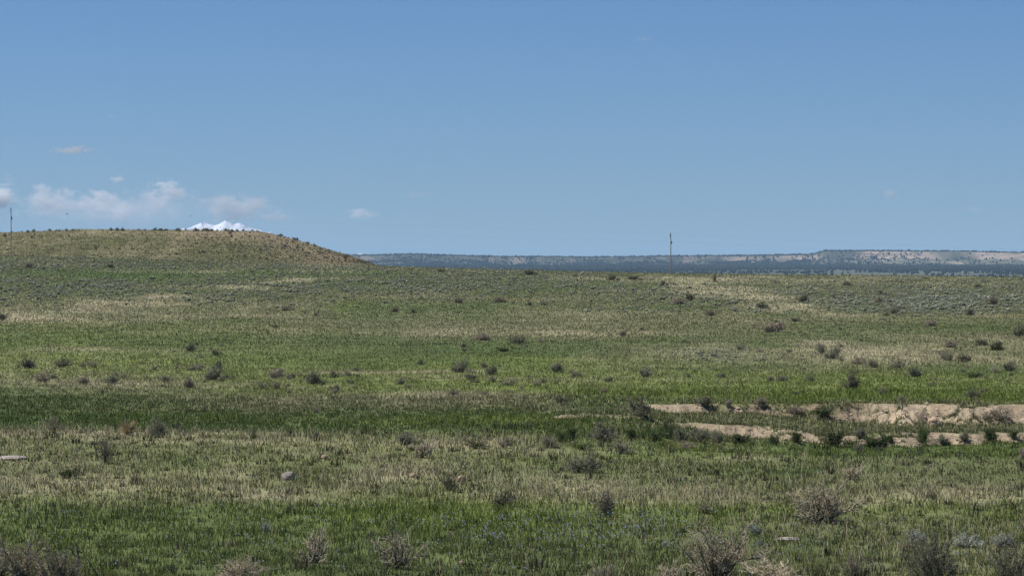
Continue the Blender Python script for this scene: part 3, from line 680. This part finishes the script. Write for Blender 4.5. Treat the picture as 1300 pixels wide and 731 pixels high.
FG = [
 (741,599,45,24,'sage','round dark sagebrush alone in the grass below the creek'),(1083,608,38,20,'deadlow','small pale grey dead bush in grass below the lower bank'),
 (1046,663,92,54,'sparse','wide sparse leafless bush in the right foreground'),(1040,664,60,34,'deadlow','dense brown heart of the wide sparse bush in right foreground'),(770,656,26,26,'brown','thin reddish brown dry weed in straw band right of centre'),(640,643,32,16,'dark','dark low shrub in straw band at centre'),
 (900,652,26,14,'dark','small dark shrub in bright grass above the big dead bush'),(399,714,46,40,'deadlow','brown dry bush in the green grass left of centre'),
 (505,722,66,52,'sparse','thin grey upright twigs in the green grass near centre'),(910,738,88,74,'dead','largest bleached dead bush at the bottom right of centre'),
 (851,742,46,30,'deadlow','small dead bush left of the largest bleached one'),(985,742,70,36,'dead','low bleached dead bush right of the largest one'),(1084,735,34,36,'sparse','faint bare twigs right of the low bleached bush'),
 (1185,742,64,66,'grey','round dark grey sagebrush at bottom edge toward right corner'),(1281,744,40,56,'grey','upright sagebrush in the bottom right corner'),(1150,700,20,10,'brown','tiny brown tuft left of the silvery clumps'),
 (30,742,66,58,'dead','bleached dead bush in the bottom left corner'),(78,744,60,54,'dead','second bleached dead bush beside the bottom left corner one'),(2,735,30,50,'sparse','thin bare twigs at the bottom of the left edge'),
 (300,744,66,38,'dead','dead twiggy bush cut by bottom edge left of centre'),(768,740,44,30,'sparse','straw coloured thin bush at bottom edge right of centre'),(133,587,22,32,'sparse','leaning grey dead sagebrush on the left shelf'),
 (69,551,18,24,'sparse','thin dry stalks on the shelf edge at far left'),(88,607,24,12,'green','bright green low tuft on the left shelf'),(525,572,20,6,'green','dark green low growth under the pinkish bush'),(570,622,20,14,'dark','dark tuft with stalks beside the red clod'),
 (337,675,17,10,'silver','silvery forb in green grass at left of centre'),(846,695,22,8,'silver','silvery forb left of the largest dead bush'),(960,680,18,11,'silver','silvery forb right of the largest dead bush, upper one'),(963,693,14,7,'silver','silvery forb right of the largest dead bush, lower one'),
 (1163,690,32,15,'silver','silvery clump up left of the dark grey sagebrush'),(1228,695,46,13,'silver','silvery clump right of the dark grey sagebrush'),(1274,694,38,15,'silver','silvery clump nearest the right edge')]
for (px, py, w, h, t, lab) in FG: place(t, px, py, w, h, lab)

# hundreds of small bushes dotted over the hill
def hill_shrubs():
    n = 0; tries = 0
    pts = []
    while len(pts) < 215:
        px = rng.uniform(-60, 462); top = np.interp(px, HU, HP); py = rng.uniform(top + 2, max(330, top + 5))
        if rng.random() < .2 + .8 * (px > 240): pts.append((px, py))
    for _ in range(70):
        px = rng.uniform(-60, 400); pts.append((px, np.interp(px, HU, HP) + rng.uniform(.6, 2.0)))
    for i, (px, py) in enumerate(pts):
        X, Y, Z = ground_at([px], [py])
        w = rng.lognormal(1.1, .35) if i < 215 else rng.uniform(3, 7); W = w / F * Y[0]
        P = proto(('dark', 'dark', 'sageL')[i % 3], i % 3, False)
        o = bpy.data.objects.new('hillside_shrub', P[0][1]); col.objects.link(o); o.location = (X[0], Y[0], Z[0] - .03); o.scale = (W, W, W * rng.uniform(.7, 1.0)); o.rotation_euler = (0, 0, rng.uniform(0, 6.28))
        tag(o, 'small dark shrub dotted on the long low hill', 'shrub', 'small shrubs dotted over the low hill')
hill_shrubs()
def hill_scrub():
    n = 3800; px = rng.uniform(-60, 485, n); top = np.interp(px, HU, HP); py = top + rng.random(n) * (334 - top)
    k = rng.random(n) < .25 + .75 * S((px - 200) / 120); px, py = px[k], py[k]
    X, Y, Z = ground_at(px, py)
    tag(blobs('hill_scrub', X, Y, Z, rng.lognormal(-1.15, .35, len(X)), (.11, .108, .072), 4), 'fine dark scrub speckling the slope of the low hill', 'scrub', kind='stuff')
hill_scrub()

# ------------------------------------------------------------------ yuccas, sticks, rocks
def spiky(name, px, py, w, h, n, label, mats, cat, up=.5):
    X, Y, Z = [q[0] for q in ground_at([px], [py])]; R_ = w / F * Y / 2; Hh = h / F * Y
    root = empty(name, (X, Y, Z)); g = np.random.default_rng(int(px)); 
    for nm, mt, cnt, er in (('dry_leaves', mats[0], n, (.05, 1.0)), ('green_leaves', mats[1], n // 3, (.35, 1.3))):
        b = MB()
        for _ in range(cnt):
            a = g.uniform(0, 6.28); e = g.uniform(*er); L = g.uniform(.7, 1.05)
            tip = np.array([math.cos(a) * math.cos(e) * R_ * L, math.sin(a) * math.cos(e) * R_ * L, math.sin(e) * Hh * L + .02])
            b.tube([tip * .03, tip * .5 + np.array([0, 0, .03]), tip], .012, .004)
        mesh_obj(nm, *b.arr(), mt, parent=root)
    return tag(root, label, cat)
spiky('yucca', 163, 552, 32, 26, 110, 'golden spiky yucca standing on the left shelf edge', (M['gold'], M['straw']), 'yucca')
spiky('yucca', 604, 569, 50, 16, 60, 'straw coloured spiky yucca on the shelf edge near centre', (M['straw'], M['greenleaf']), 'yucca')
spiky('yucca', 648, 566, 22, 12, 30, 'small pale yellow yucca left of the creek shrubs', (M['straw'], M['greenleaf']), 'yucca')
spiky('grass_tuft', 1298, 597, 20, 16, 40, 'yellow green spiky tuft at right edge below the bank', (M['straw'], M['greenleaf']), 'grass tuft')
def stick(px, py, h, lean, label, mat='wood', r=.014, forks=3):
    X, Y, Z = [q[0] for q in ground_at([px], [py])]; Hh = h / F * Y
    g = np.random.default_rng(int(px * 7)); b = MB(); main = branch(g, np.zeros(3), np.array([lean, 0, 1.]), Hh, 6, .14, .05); b.tube(main, r, r * .4, 5)
    for k in range(forks):
        p = main[2 + k % 4]; q = branch(g, p, np.array([g.normal(0, .8), g.normal(0, .5), .7]), Hh * .3, 3, .3, 0); b.tube(q, r * .6, r * .25, 4)
    o = mesh_obj('dead_stick', *b.arr(), M[mat]); o.location = (X, Y, Z - .02); tag(o, label, 'stick')
stick(98, 738, 50, .05, 'knobbly dead stem rising from the bottom left bushes', 'wood', .024, 9)
stick(127, 738, 42, -.1, 'thin curved dead stem right of the bottom left bushes', 'wood', .014, 3)
stick(125, 584, 32, -.12, 'dark leaning dead stem beside the grey leaning bush', 'wood', .02, 5)
stick(772, 573, 15, .05, 'pale bleached stalk at the near edge of creek', 'straw', .02, 1)
stick(664, 541, 12, .05, 'thin pale stalk in the green flat before the creek', 'straw', .014, 3)
stick(608, 567, 24, -.05, 'tall thin dry yucca stalk near centre', 'deadwood', .02, 1)
stick(68, 551, 20, -.05, 'tall thin dry stalk at the far left shelf edge', 'straw', .012, 4)
def rock(px, py, w, h, label, mat, name='rock', n=1):
    X, Y, Z = [q[0] for q in ground_at([px], [py])]; sx = w / F * Y / 2; sz = h / F * Y
    import bmesh
    bm = bmesh.new(); bmesh.ops.create_icosphere(bm, subdivisions=4, radius=1)
    g = np.random.default_rng(int(px)); o_ = g.uniform(0, 50)
    co = np.array([v.co[:] for v in bm.verts])
    k = 1 + .28 * fbm(co[:, 0] * 1.3 + o_, co[:, 1] * 1.3 + co[:, 2] * 1.7, 3, 1) + .12 * np.abs(fbm(co[:, 0] * 4 + o_, co[:, 2] * 4 + co[:, 1] * 2, 3, 2))
    for v, s in zip(bm.verts, k): v.co = v.co * s
    me = bpy.data.meshes.new(name); bm.to_mesh(me); bm.free(); me.materials.append(mat)
    o = bpy.data.objects.new(name, me); col.objects.link(o); o.location = (X, Y, Z + sz * .25); o.scale = (sx, sx * .8, sz * .62); o.rotation_euler = (0, 0, g.uniform(-.4, .4))
    return tag(o, label, 'rock')
rock(366, 609, 17, 12, 'pale cone shaped rock in the grass left of centre', M['rock'])
rock(15, 583, 40, 6, 'long flat pale rock at the left edge', M['rock'])
rock(412, 582, 9, 6, 'small brown rock in grass above the pale cone rock', M['clay'])
rock(525, 606, 14, 7, 'sandy clod in the straw patch at centre', M['clay'], 'clod')
rock(585, 611, 13, 8, 'reddish clod beside the dark tuft near centre', M['clay'], 'clod')
rock(862, 592, 4, 4, 'tiny white stone in grass below the creek thicket', M['rock'])
rock(897, 620, 4, 4, 'tiny grey stone in grass right of centre', M['rock'])
rock(1000, 685, 34, 4, 'flat pale stone in the right foreground grass', M['rock'])
rock(1186, 541, 16, 13, 'rounded clay boulder between the upper and lower banks', M['clay'], 'boulder')
rock(586, 716, 9, 5, 'small sandy clod in the green grass at bottom centre', M['clay'], 'clod')
rock(1181, 592, 4, 3, 'tiny white stone in grass under the right bank', M['rock'])

def pebbles():
    n = 26000; X = rng.uniform(1.0, 26, n); Y = rng.uniform(102, 120, n); Z = zg(X, Y); px, py = project(X, Y, Z)
    w = weights(X, Y, px, py); k = rng.random(n) < w[:, D] ** 2 * .5; X, Y, Z = X[k], Y[k], Z[k]; n = len(X)
    t = (1 + 5 ** .5) / 2
    V0 = np.array([(1, 1, 1), (1, -1, -1), (-1, 1, -1), (-1, -1, 1), (0, 0, 1.5), (1.4, 0, 0), (-1.4, 0, 0), (0, 1.4, 0), (0, -1.4, 0)]) * .6
    f0 = np.array([(4, 5, 7), (4, 7, 6), (4, 6, 8), (4, 8, 5)])
    sz = rng.lognormal(-3.1, .5, n).clip(.02, .16)
    V = (V0[None] * rng.uniform(.7, 1.3, (n, 9, 1))) * sz[:, None, None] * np.array([1, 1, .8]) + np.stack([X, Y, Z], -1)[:, None]
    f = (np.arange(n)[:, None, None] * 9 + f0[None]).reshape(-1, 3)
    c = np.array((.30, .25, .19)) * rng.uniform(.5, 1.3, (n, 1)); tag(mesh_obj('rubble', V.reshape(-1, 3), f, M_G, np.repeat(c, 9, 0)), 'loose clods and pebbles lying on the bare creek banks', 'rubble', kind='stuff')
pebbles()
# ------------------------------------------------------------------ power line
def cyl(b, p0, p1, r0, r1, k=10): b.tube([p0, p1], r0, r1, k)
poles = []
def make_pole(px, base_py, top_py, label):
    X, Y, Z = [q[0] for q in ground_at([px], [base_py])]
    H_ = (base_py - top_py) / F * Y
    root = empty('power_pole', (X, Y, Z))
    b = MB(); b.tube([(0, 0, -.4), (.01, 0, H_ * .5), (0, 0, H_)], .10, .07, 12); 
    mesh_obj('shaft', *b.arr(), M['pole'], parent=root, smooth=True)
    b = MB(); b.tube([(-.02, 0, H_ - .02), (-.02, 0, H_ + .18)], .03, .03, 8); b.tube([(-.13, 0, H_ - .35), (-.13, 0, H_ + .05)], .05, .04, 6); mesh_obj('pole_top_pin', *b.arr(), M['iron'], parent=root)
    b = MB(); b.tube([(-.02, 0, H_ + .13), (-.02, 0, H_ + .2), (-.02, 0, H_ + .3)], .11, .08, 10); mesh_obj('insulator', *b.arr(), M['ceramic'], parent=root)
    b = MB(); b.tube([(.17, 0, H_ * .78), (.17, 0, H_ * .84)], .09, .07, 10); mesh_obj('insulator', *b.arr(), M['ceramic'], parent=root)
    b = MB(); b.tube([(.0, 0, H_ * .80), (.19, 0, H_ * .80)], .05, .05, 6); b.tube([(.0, 0, H_ * .735), (.14, 0, H_ * .79)], .03, .03, 6); mesh_obj('bracket', *b.arr(), M['iron'], parent=root)
    tag(root, label, 'power pole', 'power line poles')
    return (X, Y, Z, H_)
pA = make_pole(14, 324, 266, 'wooden power pole standing before the hill at left edge')
pB = make_pole(851.5, 349, 298, 'wooden power pole on the ridge right of centre')
def wire(z0, z1, label):
    (x0, y0, a, h0), (x1, y1, c, h1) = pA, pB
    P0 = np.array([x0, y0, a + h0 * z0]); P1 = np.array([x1, y1, c + h1 * z1])
    b = MB()
    for (Q0, Q1) in ((P0, P1), (P1, 2 * P1 - P0), (2 * P0 - P1, P0)):
        t = np.linspace(0, 1, 30)[:, None]; pts = Q0 + (Q1 - Q0) * t; pts[:, 2] -= 4 * t[:, 0] * (1 - t[:, 0]) * .5
        b.tube(pts, .0045, .0045, 4)
    tag(mesh_obj('power_line', *b.arr(), M['wire']), label, 'power line', 'wires strung between the power poles')
wire(1.03, 1.03, 'upper thin wire strung across the sky between both power poles')
wire(.83, .83, 'lower thin wire strung across the sky between both power poles')

# ------------------------------------------------------------------ birds
def bird(px, py, span, roll, label):
    Y = 260.; X = (px - PXC) / F * Y; Z = CZ + (HOR - py) / F * Y; s = span / F * Y / 2
    b = MB(); b.tube([(0, -.5 * s, 0), (0, -.3 * s, .02 * s), (0, .1 * s, 0), (0, .55 * s, 0)], .05 * s, .04 * s, 8)
    V, f = b.arr()
    # swell the trunk
    t = V[:, 1] / s; k = 1 + 3.0 * np.exp(-((t + .12) / .28) ** 2); V[:, 0] *= k; V[:, 2] *= k
    root = mesh_obj('bird', V, f, M['bird'], smooth=True); root.location = (X, Y, Z); root.rotation_euler = (0, roll, .6)
    for sd in (-1, 1):
        P = np.array([(.05, -.25, 0), (.5, -.3, .22), (1, .0, .1), (.55, .1, .2), (.05, .15, 0)]) * s; P[:, 0] *= sd
        V = np.vstack([P + (0, 0, .012 * s), P - (0, 0, .012 * s)])
        w = mesh_obj('wing', V, [np.array([[0, 1, 2, 3, 4], [9, 8, 7, 6, 5]]), np.array([[i, (i + 1) % 5, 5 + (i + 1) % 5, 5 + i] for i in range(5)])], M['bird'], parent=root)
    tag(root, label, 'bird')
bird(85, 272, 6, .5, 'tiny dark bird flying in front of clouds at left')
bird(242, 274, 5, -.1, 'tiny dark bird flying left of the snowy peak')

# ------------------------------------------------------------------ far country
def mesas():
    s = np.linspace(-.22, .24, 1500)
    r = np.concatenate([np.linspace(7600, 8500, 30), np.linspace(8520, 9700, 200), np.linspace(9750, 12000, 25)])
    SS, RR = np.meshgrid(s, r); X = SS * RR; Y = RR; u = PXC + F * SS
    topp = np.interp(u, [-200, 470, 520, 640, 760, 850, 950, 1030, 1036, 1047, 1100, 1200, 1300, 1500], [326, 324.5, 323.5, 327, 327.3, 326, 325, 323.5, 322.5, 320, 319.8, 320.8, 322.8, 325])
    rim = 9150 + 260 * fbm(X / 700, X * 0 + 2, 4, 1) + 130 * np.abs(fbm(X / 170, X * 0, 3, 2)) - 250 * S((u - 1030) / 25)
    top = CZ + (HOR - topp + .5) / F * 9150 + 1.5 * fbm(X / 150, Y / 150, 3, 3)
    base = np.interp(RR, [7600, 8500, 9200, 12000], [25, 32, 40, 60]) - 6
    cliff = S((RR - rim + 60) / 60.); tal = np.clip((RR - rim + 620) / 560, 0, 1) ** 1.6
    wear = np.clip(.5 + 1.1 * fbm(X / 420, X * 0 + 9, 3, 0), .15, 1)      # where the rim is cliffed or worn
    z = base + (top - base) * (tal * (.42 + .2 * (1 - wear)) + cliff * (.58 - .2 * (1 - wear)))
    gul = np.abs(fbm(X / 110, Y / 420, 4, 2)); z = z - 26 * gul * tal * (1 - cliff) + 0
    z = z - 5 * S((RR - rim - 400) / 2500)
    z[0] -= 30
    V = np.stack([X, Y, z], -1)
    gy = np.gradient(z, axis=0) / np.gradient(Y, axis=0)
    st = S((gy - .06) / .16) * (.55 + .45 * S((fbm(X / 90, z / 6, 3, 1) + .35) / .4))
    tan = np.array((.45, .36, .28)); gr = np.array((.12, .125, .085))
    st = st * S((.02 + np.where(u > 1030, .40, 0) + 1.1 * fbm(X / 150, Y / 260, 5, 3)) / .45)
    C = gr * (1 - st[..., None]) + tan * st[..., None]; C = C * (1 + .5 * fbm(X / 40, z / 5, 3, 4)[..., None])
    tag(mesh_obj('distant_mesa', V.reshape(-1, 3), grid_faces(len(r), len(s)), mat_far, C.reshape(-1, 3), True), kind='structure', label='far flat topped mesas with pale cliffs along the horizon')
    return s, r, z, gy
def mat_far_():
    m, nt, out = newmat('far_rock_and_grass'); at = N(nt, 'ShaderNodeAttribute', attribute_name='Col'); df = N(nt, 'ShaderNodeBsdfDiffuse', Roughness=.9)
    nt.links.new(at.outputs['Color'], df.inputs[0]); nt.links.new(df.outputs[0], out.inputs[0]); return m
mat_far = mat_far_()
ms, mr_, mz, mgy = mesas()
def juniper(X, Y, Z, size, name, label):
    t = (1 + 5 ** .5) / 2
    ico = np.array([(-1, t, 0), (1, t, 0), (-1, -t, 0), (1, -t, 0), (0, -1, t), (0, 1, t), (0, -1, -t), (0, 1, -t), (t, 0, -1), (t, 0, 1), (-t, 0, -1), (-t, 0, 1)]) / math.sqrt(1 + t * t)
    fc = np.array([(0, 11, 5), (0, 5, 1), (0, 1, 7), (0, 7, 10), (0, 10, 11), (1, 5, 9), (5, 11, 4), (11, 10, 2), (10, 7, 6), (7, 1, 8), (3, 9, 4), (3, 4, 2), (3, 2, 6), (3, 6, 8), (3, 8, 9), (4, 9, 5), (2, 4, 11), (6, 2, 10), (8, 6, 7), (9, 8, 1)])
    n = len(X); V = ico[None] * rng.uniform(.65, 1.25, (n, 12, 1)) * size[:, None, None] * np.array([.5, .5, .55]) + np.stack([X, Y, Z + size * .38], -1)[:, None]
    f = (np.arange(n)[:, None, None] * 12 + fc[None]).reshape(-1, 3)
    tag(mesh_obj(name, V.reshape(-1, 3), f, M['juniper']), label, 'woodland', kind='stuff')
def far_trees():
    from numpy import interp
    def mz_at(X, Y):
        j = np.clip((X / Y - ms[0]) / (ms[1] - ms[0]), 0, len(ms) - 1.01); i = np.interp(Y, mr_, np.arange(len(mr_))); i = np.clip(i, 0, len(mr_) - 1.01)
        i0 = i.astype(int); j0 = j.astype(int); fi = i - i0; fj = j - j0
        z = (mz[i0, j0] * (1 - fj) + mz[i0, j0 + 1] * fj) * (1 - fi) + (mz[i0 + 1, j0] * (1 - fj) + mz[i0 + 1, j0 + 1] * fj) * fi
        return z, mgy[i0, j0]
    # on and around the mesas
    n = 95000; s = rng.uniform(-.06, .22, n); Y = rng.uniform(7700, 10300, n); X = s * Y; z, gy = mz_at(X, Y); z = np.maximum(z, zg(X, Y))
    u = PXC + F * s
    top = z > (CZ + 19.5 / F * 9150)
    dn = fbm(X / 260, Y / 260, 4, 3)
    dn = dn + .35 * fbm(X / 60, Y / 60, 2, 1); p = np.where(gy > .12, .10 + .9 * S((dn + .06) / .2), .15 + .85 * S((dn + .15) / .2)); p = np.where(top & (gy < .12), .45, p)
    p = np.where((u > 1030) & ~top, p * .30, p)
    k = rng.random(n) < p
    juniper(X[k], Y[k], z[k], rng.lognormal(1.45, .3, k.sum()).clip(2.2, 8), 'juniper_woodland', 'dark juniper trees scattered over the far mesas')
    # dark belts on the plain in front
    n = 90000; s = rng.uniform(-.07, .22, n); Y = rng.uniform(4300, 8500, n); X = s * Y; z = zg(X, Y); u = PXC + F * s; py = HOR - F * (z - CZ) / Y
    c1 = np.interp(u, [400, 850, 1000, 1300], [341.5, 342, 339.5, 340]); h1 = np.interp(u, [400, 850, 1030, 1300], [1.4, 2.0, 3.0, 4.2]) * (.8 + .4 * fbm(X / 500, X * 0, 3, 2))
    dn = fbm(X / 200, Y / 500, 4, 2)
    p = np.exp(-((py - c1) / h1) ** 4) * (.8 + .4 * (dn > -.15)) * .7 + .010 + .07 * (dn > .1)
    k = rng.random(n) < p
    juniper(X[k], Y[k], z[k], rng.uniform(3, 8, k.sum()) , 'plain_woodland', 'dark belt of trees across the far plain under the mesas')
far_trees()
def snowpeak():
    s = np.linspace(-.20, -.02, 700); t = np.linspace(-1, 1, 90)
    SS, T = np.meshgrid(s, t); Y = 14000 + T * 1700; X = SS * Y; u = PXC + F * SS
    p = np.interp(u, [-100, 60, 150, 205, 235, 250, 262, 272, 283, 292, 300, 312, 330, 345, 370, 400, 440, 456, 472, 520, 600], [330, 312, 300, 293, 286.5, 282.5, 279, 283, 277.5, 281.5, 279, 283.5, 287.5, 293.5, 306, 316, 323, 319.5, 323.5, 333, 348])
    top = (HOR - p) / F * 14000 + 6
    prof = 1 - np.abs(T) ** .7
    rid = 1 - np.abs(fbm(X / 900, Y / 900, 5, 1)) * 1.2
    z = top * (1 - np.abs(T - .12 * fbm(X / 180, Y / 400, 4, 0)) ** .7) - 45 * np.abs(fbm(X / 55, Y / 200, 4, 1)) * (1 - .75 * prof) - 26 * np.abs(fbm(X / 300, Y / 1200, 4, 3)) * (1 - prof * .97)
    z = z - 25 * (1 - prof); z[0] = z[-1] = -60
    st = fbm(X / 160, Y / 160, 4, 2)
    snow = S((z - 60 + 110 * st) / 60)[..., None] * (1 - .75 * S((np.abs(fbm(X / 45, z / 30, 4, 3)) - .30) / .12))[..., None]
    C = snow * np.array((.90, .92, .95)) + (1 - snow) * np.array((.10, .11, .13))
    o = mesh_obj('snow_mountain', np.stack([X, Y, z], -1).reshape(-1, 3), grid_faces(90, 700), mat_far, C.reshape(-1, 3), True)
    tag(o, kind='structure', label='snow covered mountain peaks showing above the low hill')
snowpeak()

# ------------------------------------------------------------------ haze
HZ = mat_haze = None
def haze():
    m, nt, out = newmat('thin_air'); pv = N(nt, 'ShaderNodeVolumePrincipled'); pv.inputs['Color'].default_value = (.46, .71, 1.0, 1); pv.inputs['Density'].default_value = 4.0e-5
    pv.inputs['Anisotropy'].default_value = 0.0
    nt.links.new(pv.outputs[0], out.inputs['Volume'])
    L = 34000.; z0, z1 = -130., 330.
    V = [(x, y, z) for z in (z0, z1) for (x, y) in ((-L, -L), (L, -L), (L, L), (-L, L))]
    f = np.array([(0, 3, 2, 1), (4, 5, 6, 7), (0, 1, 5, 4), (1, 2, 6, 5), (2, 3, 7, 6), (3, 0, 4, 7)])
    tag(mesh_obj('haze', V, f, m), 'thin blue haze filling the air over the plain', 'haze', kind='stuff')
haze()

# ------------------------------------------------------------------ clouds (beyond the haze)
def cloud(px, py, w, h, dens, label, thr=.50, sc=2.3, group='clouds', soft=.20, tone=.94):
    Yc = 38000. + (px * 7.3 + py * 31) % 9000; k = Yc / F
    m, nt, out = newmat('cloud_vapour')
    tc = N(nt, 'ShaderNodeTexCoord'); mp = N(nt, 'ShaderNodeMapping'); asp = w / h
    mp.inputs['Scale'].default_value = (asp * .6, asp * .6, 1); mp.inputs['Location'].default_value = (px * .37, py * .11, px * .05)
    no = N(nt, 'ShaderNodeTexNoise', Scale=sc, Detail=7.0, Roughness=.62); nt.links.new(tc.outputs['Object'], mp.inputs[0]); nt.links.new(mp.outputs[0], no.inputs['Vector'])
    ln = N(nt, 'ShaderNodeVectorMath', operation='LENGTH'); nt.links.new(tc.outputs['Object'], ln.inputs[0])
    fo = N(nt, 'ShaderNodeMapRange'); fo.inputs[1].default_value = .15; fo.inputs[2].default_value = 1.0; fo.inputs[3].default_value = .10; fo.inputs[4].default_value = -.28
    nt.links.new(ln.outputs['Value'], fo.inputs[0])
    ad = N(nt, 'ShaderNodeMath', operation='ADD'); nt.links.new(no.outputs[0], ad.inputs[0]); nt.links.new(fo.outputs[0], ad.inputs[1])
    mr = N(nt, 'ShaderNodeMapRange'); mr.inputs[1].default_value = thr; mr.inputs[2].default_value = thr + soft; mr.inputs[3].default_value = 0; mr.inputs[4].default_value = dens * 2.3
    nt.links.new(ad.outputs[0], mr.inputs[0])
    pv = N(nt, 'ShaderNodeVolumePrincipled'); pv.inputs['Color'].default_value = (tone, tone, tone, 1); pv.inputs['Anisotropy'].default_value = 0.0
    nt.links.new(mr.outputs[0], pv.inputs['Density']); nt.links.new(pv.outputs[0], out.inputs['Volume'])
    import bmesh
    bm = bmesh.new(); bmesh.ops.create_icosphere(bm, subdivisions=3, radius=1)
    me = bpy.data.meshes.new('cloud'); bm.to_mesh(me); bm.free(); me.materials.append(m)
    o = bpy.data.objects.new('cloud', me); col.objects.link(o)
    o.location = ((px - PXC) * k, Yc, CZ + (HOR - py) * k); o.scale = (w * k / 2, min(w, 120) * k / 2, h * k / 2)
    tag(o, label, 'cloud', group)
CL = [(93, 191, 110, 26, .0032, 'long thin grey cloud alone above the cloud bank', .50, 2.3, 'clouds', .22, .72), (140, 148, 36, 11, .0016, 'tiny grey wisp of cloud at upper left', .50, 2.3, 'clouds', .22, .72),
 (2, 250, 130, 84, .0060, 'bright white cloud cut by left edge of the photo'), (66, 256, 170, 80, .0034, 'pale broken cloud behind the left power pole'),
 (212, 246, 124, 74, .0055, 'tallest white cloud puff above the hill'), (128, 256, 130, 56, .0040, 'white arched cloud puff left of the tallest one'), (150, 270, 80, 42, .0036, 'small brightest cloud puff low over the hill'), (150, 228, 44, 26, .0030, 'faint round puff at the top of cloud bank'),
 (150, 268, 490, 100, .0020, 'wide blue-grey veil of cloud behind the puffs'), (300, 264, 190, 66, .0040, 'dim blue-grey cloud over the snowy peak', .46, 2.3, 'clouds', .22, .80),
 (350, 276, 110, 28, .0030, 'low flat cloud right of the snowy peak', .50, 2.3, 'clouds', .22, .72), (458, 272, 84, 32, .0030, 'small pale cloud alone right of the hill'),
 (530, 248, 90, 20, .0010, 'faint wisp right of the small pale cloud', .50, 2.3, 'clouds', .22, .72), (1130, 247, 50, 30, .0034, 'small grey cloud high at the right', .50, 2.3, 'clouds', .22, .72), (1238, 266, 60, 20, .0014, 'faint grey wisp nearest the right edge', .50, 2.3, 'clouds', .22, .72),
 (815, 50, 50, 14, .0010, 'faint speck of cloud at the top of the sky', .50, 2.3, 'clouds', .22, .72), (905, 272, 50, 14, .0010, 'faint wisp over the right of the power pole', .50, 2.3, 'clouds', .22, .72)]
for c in CL: cloud(*c)

# ------------------------------------------------------------------ light, sky, camera
EL, AZ = 60., -80.     # sun high, on the left
w = bpy.data.worlds.new('World'); scene.world = w; w.use_nodes = True; nt = w.node_tree
for n in list(nt.nodes): nt.nodes.remove(n)
sky = N(nt, 'ShaderNodeTexSky', sky_type='NISHITA', sun_disc=False, sun_elevation=R(EL), sun_rotation=R(AZ), altitude=1500., air_density=1.0, dust_density=.2, ozone_density=2.5)
bg = N(nt, 'ShaderNodeBackground', Strength=.0438); ow = N(nt, 'ShaderNodeOutputWorld')
wb = N(nt, 'ShaderNodeMix', data_type='RGBA', blend_type='MULTIPLY'); wb.inputs[0].default_value = 1; wb.inputs[7].default_value = (.69, .965, 1.42, 1)
nt.links.new(sky.outputs[0], wb.inputs[6]); nt.links.new(wb.outputs[2], bg.inputs[0]); nt.links.new(bg.outputs[0], ow.inputs[0])
sd = bpy.data.lights.new('sun', 'SUN'); sd.energy = 4.2; sd.angle = R(.53); sd.color = (1, .95, .88)
so = bpy.data.objects.new('sun', sd); col.objects.link(so)
import mathutils
dirv = mathutils.Vector((math.sin(R(AZ)) * math.cos(R(EL)), math.cos(R(AZ)) * math.cos(R(EL)), math.sin(R(EL))))
so.rotation_euler = dirv.to_track_quat('Z', 'Y').to_euler(); sd.energy = 5.0; so.location = dirv * 200

cd = bpy.data.cameras.new('camera'); co = bpy.data.objects.new('camera', cd); col.objects.link(co)
co.location = (0, 0, CZ); co.rotation_euler = (R(90), 0, 0)
cd.sensor_width = 36; cd.lens = 36 * F / 1300; cd.shift_y = -15.5 / 1300
cd.clip_start = .5; cd.clip_end = 120000
scene.camera = co
vs = scene.view_settings; vs.view_transform = 'Standard'; vs.look = 'None'; vs.exposure = .38; vs.gamma = 1; vs.use_curve_mapping = False
cy = scene.cycles; cy.max_bounces = 5; cy.diffuse_bounces = 3; cy.transmission_bounces = 3; cy.volume_bounces = 4; cy.transparent_max_bounces = 6; cy.volume_step_rate = 1.0; cy.volume_max_steps = 128
cy.use_denoising = True
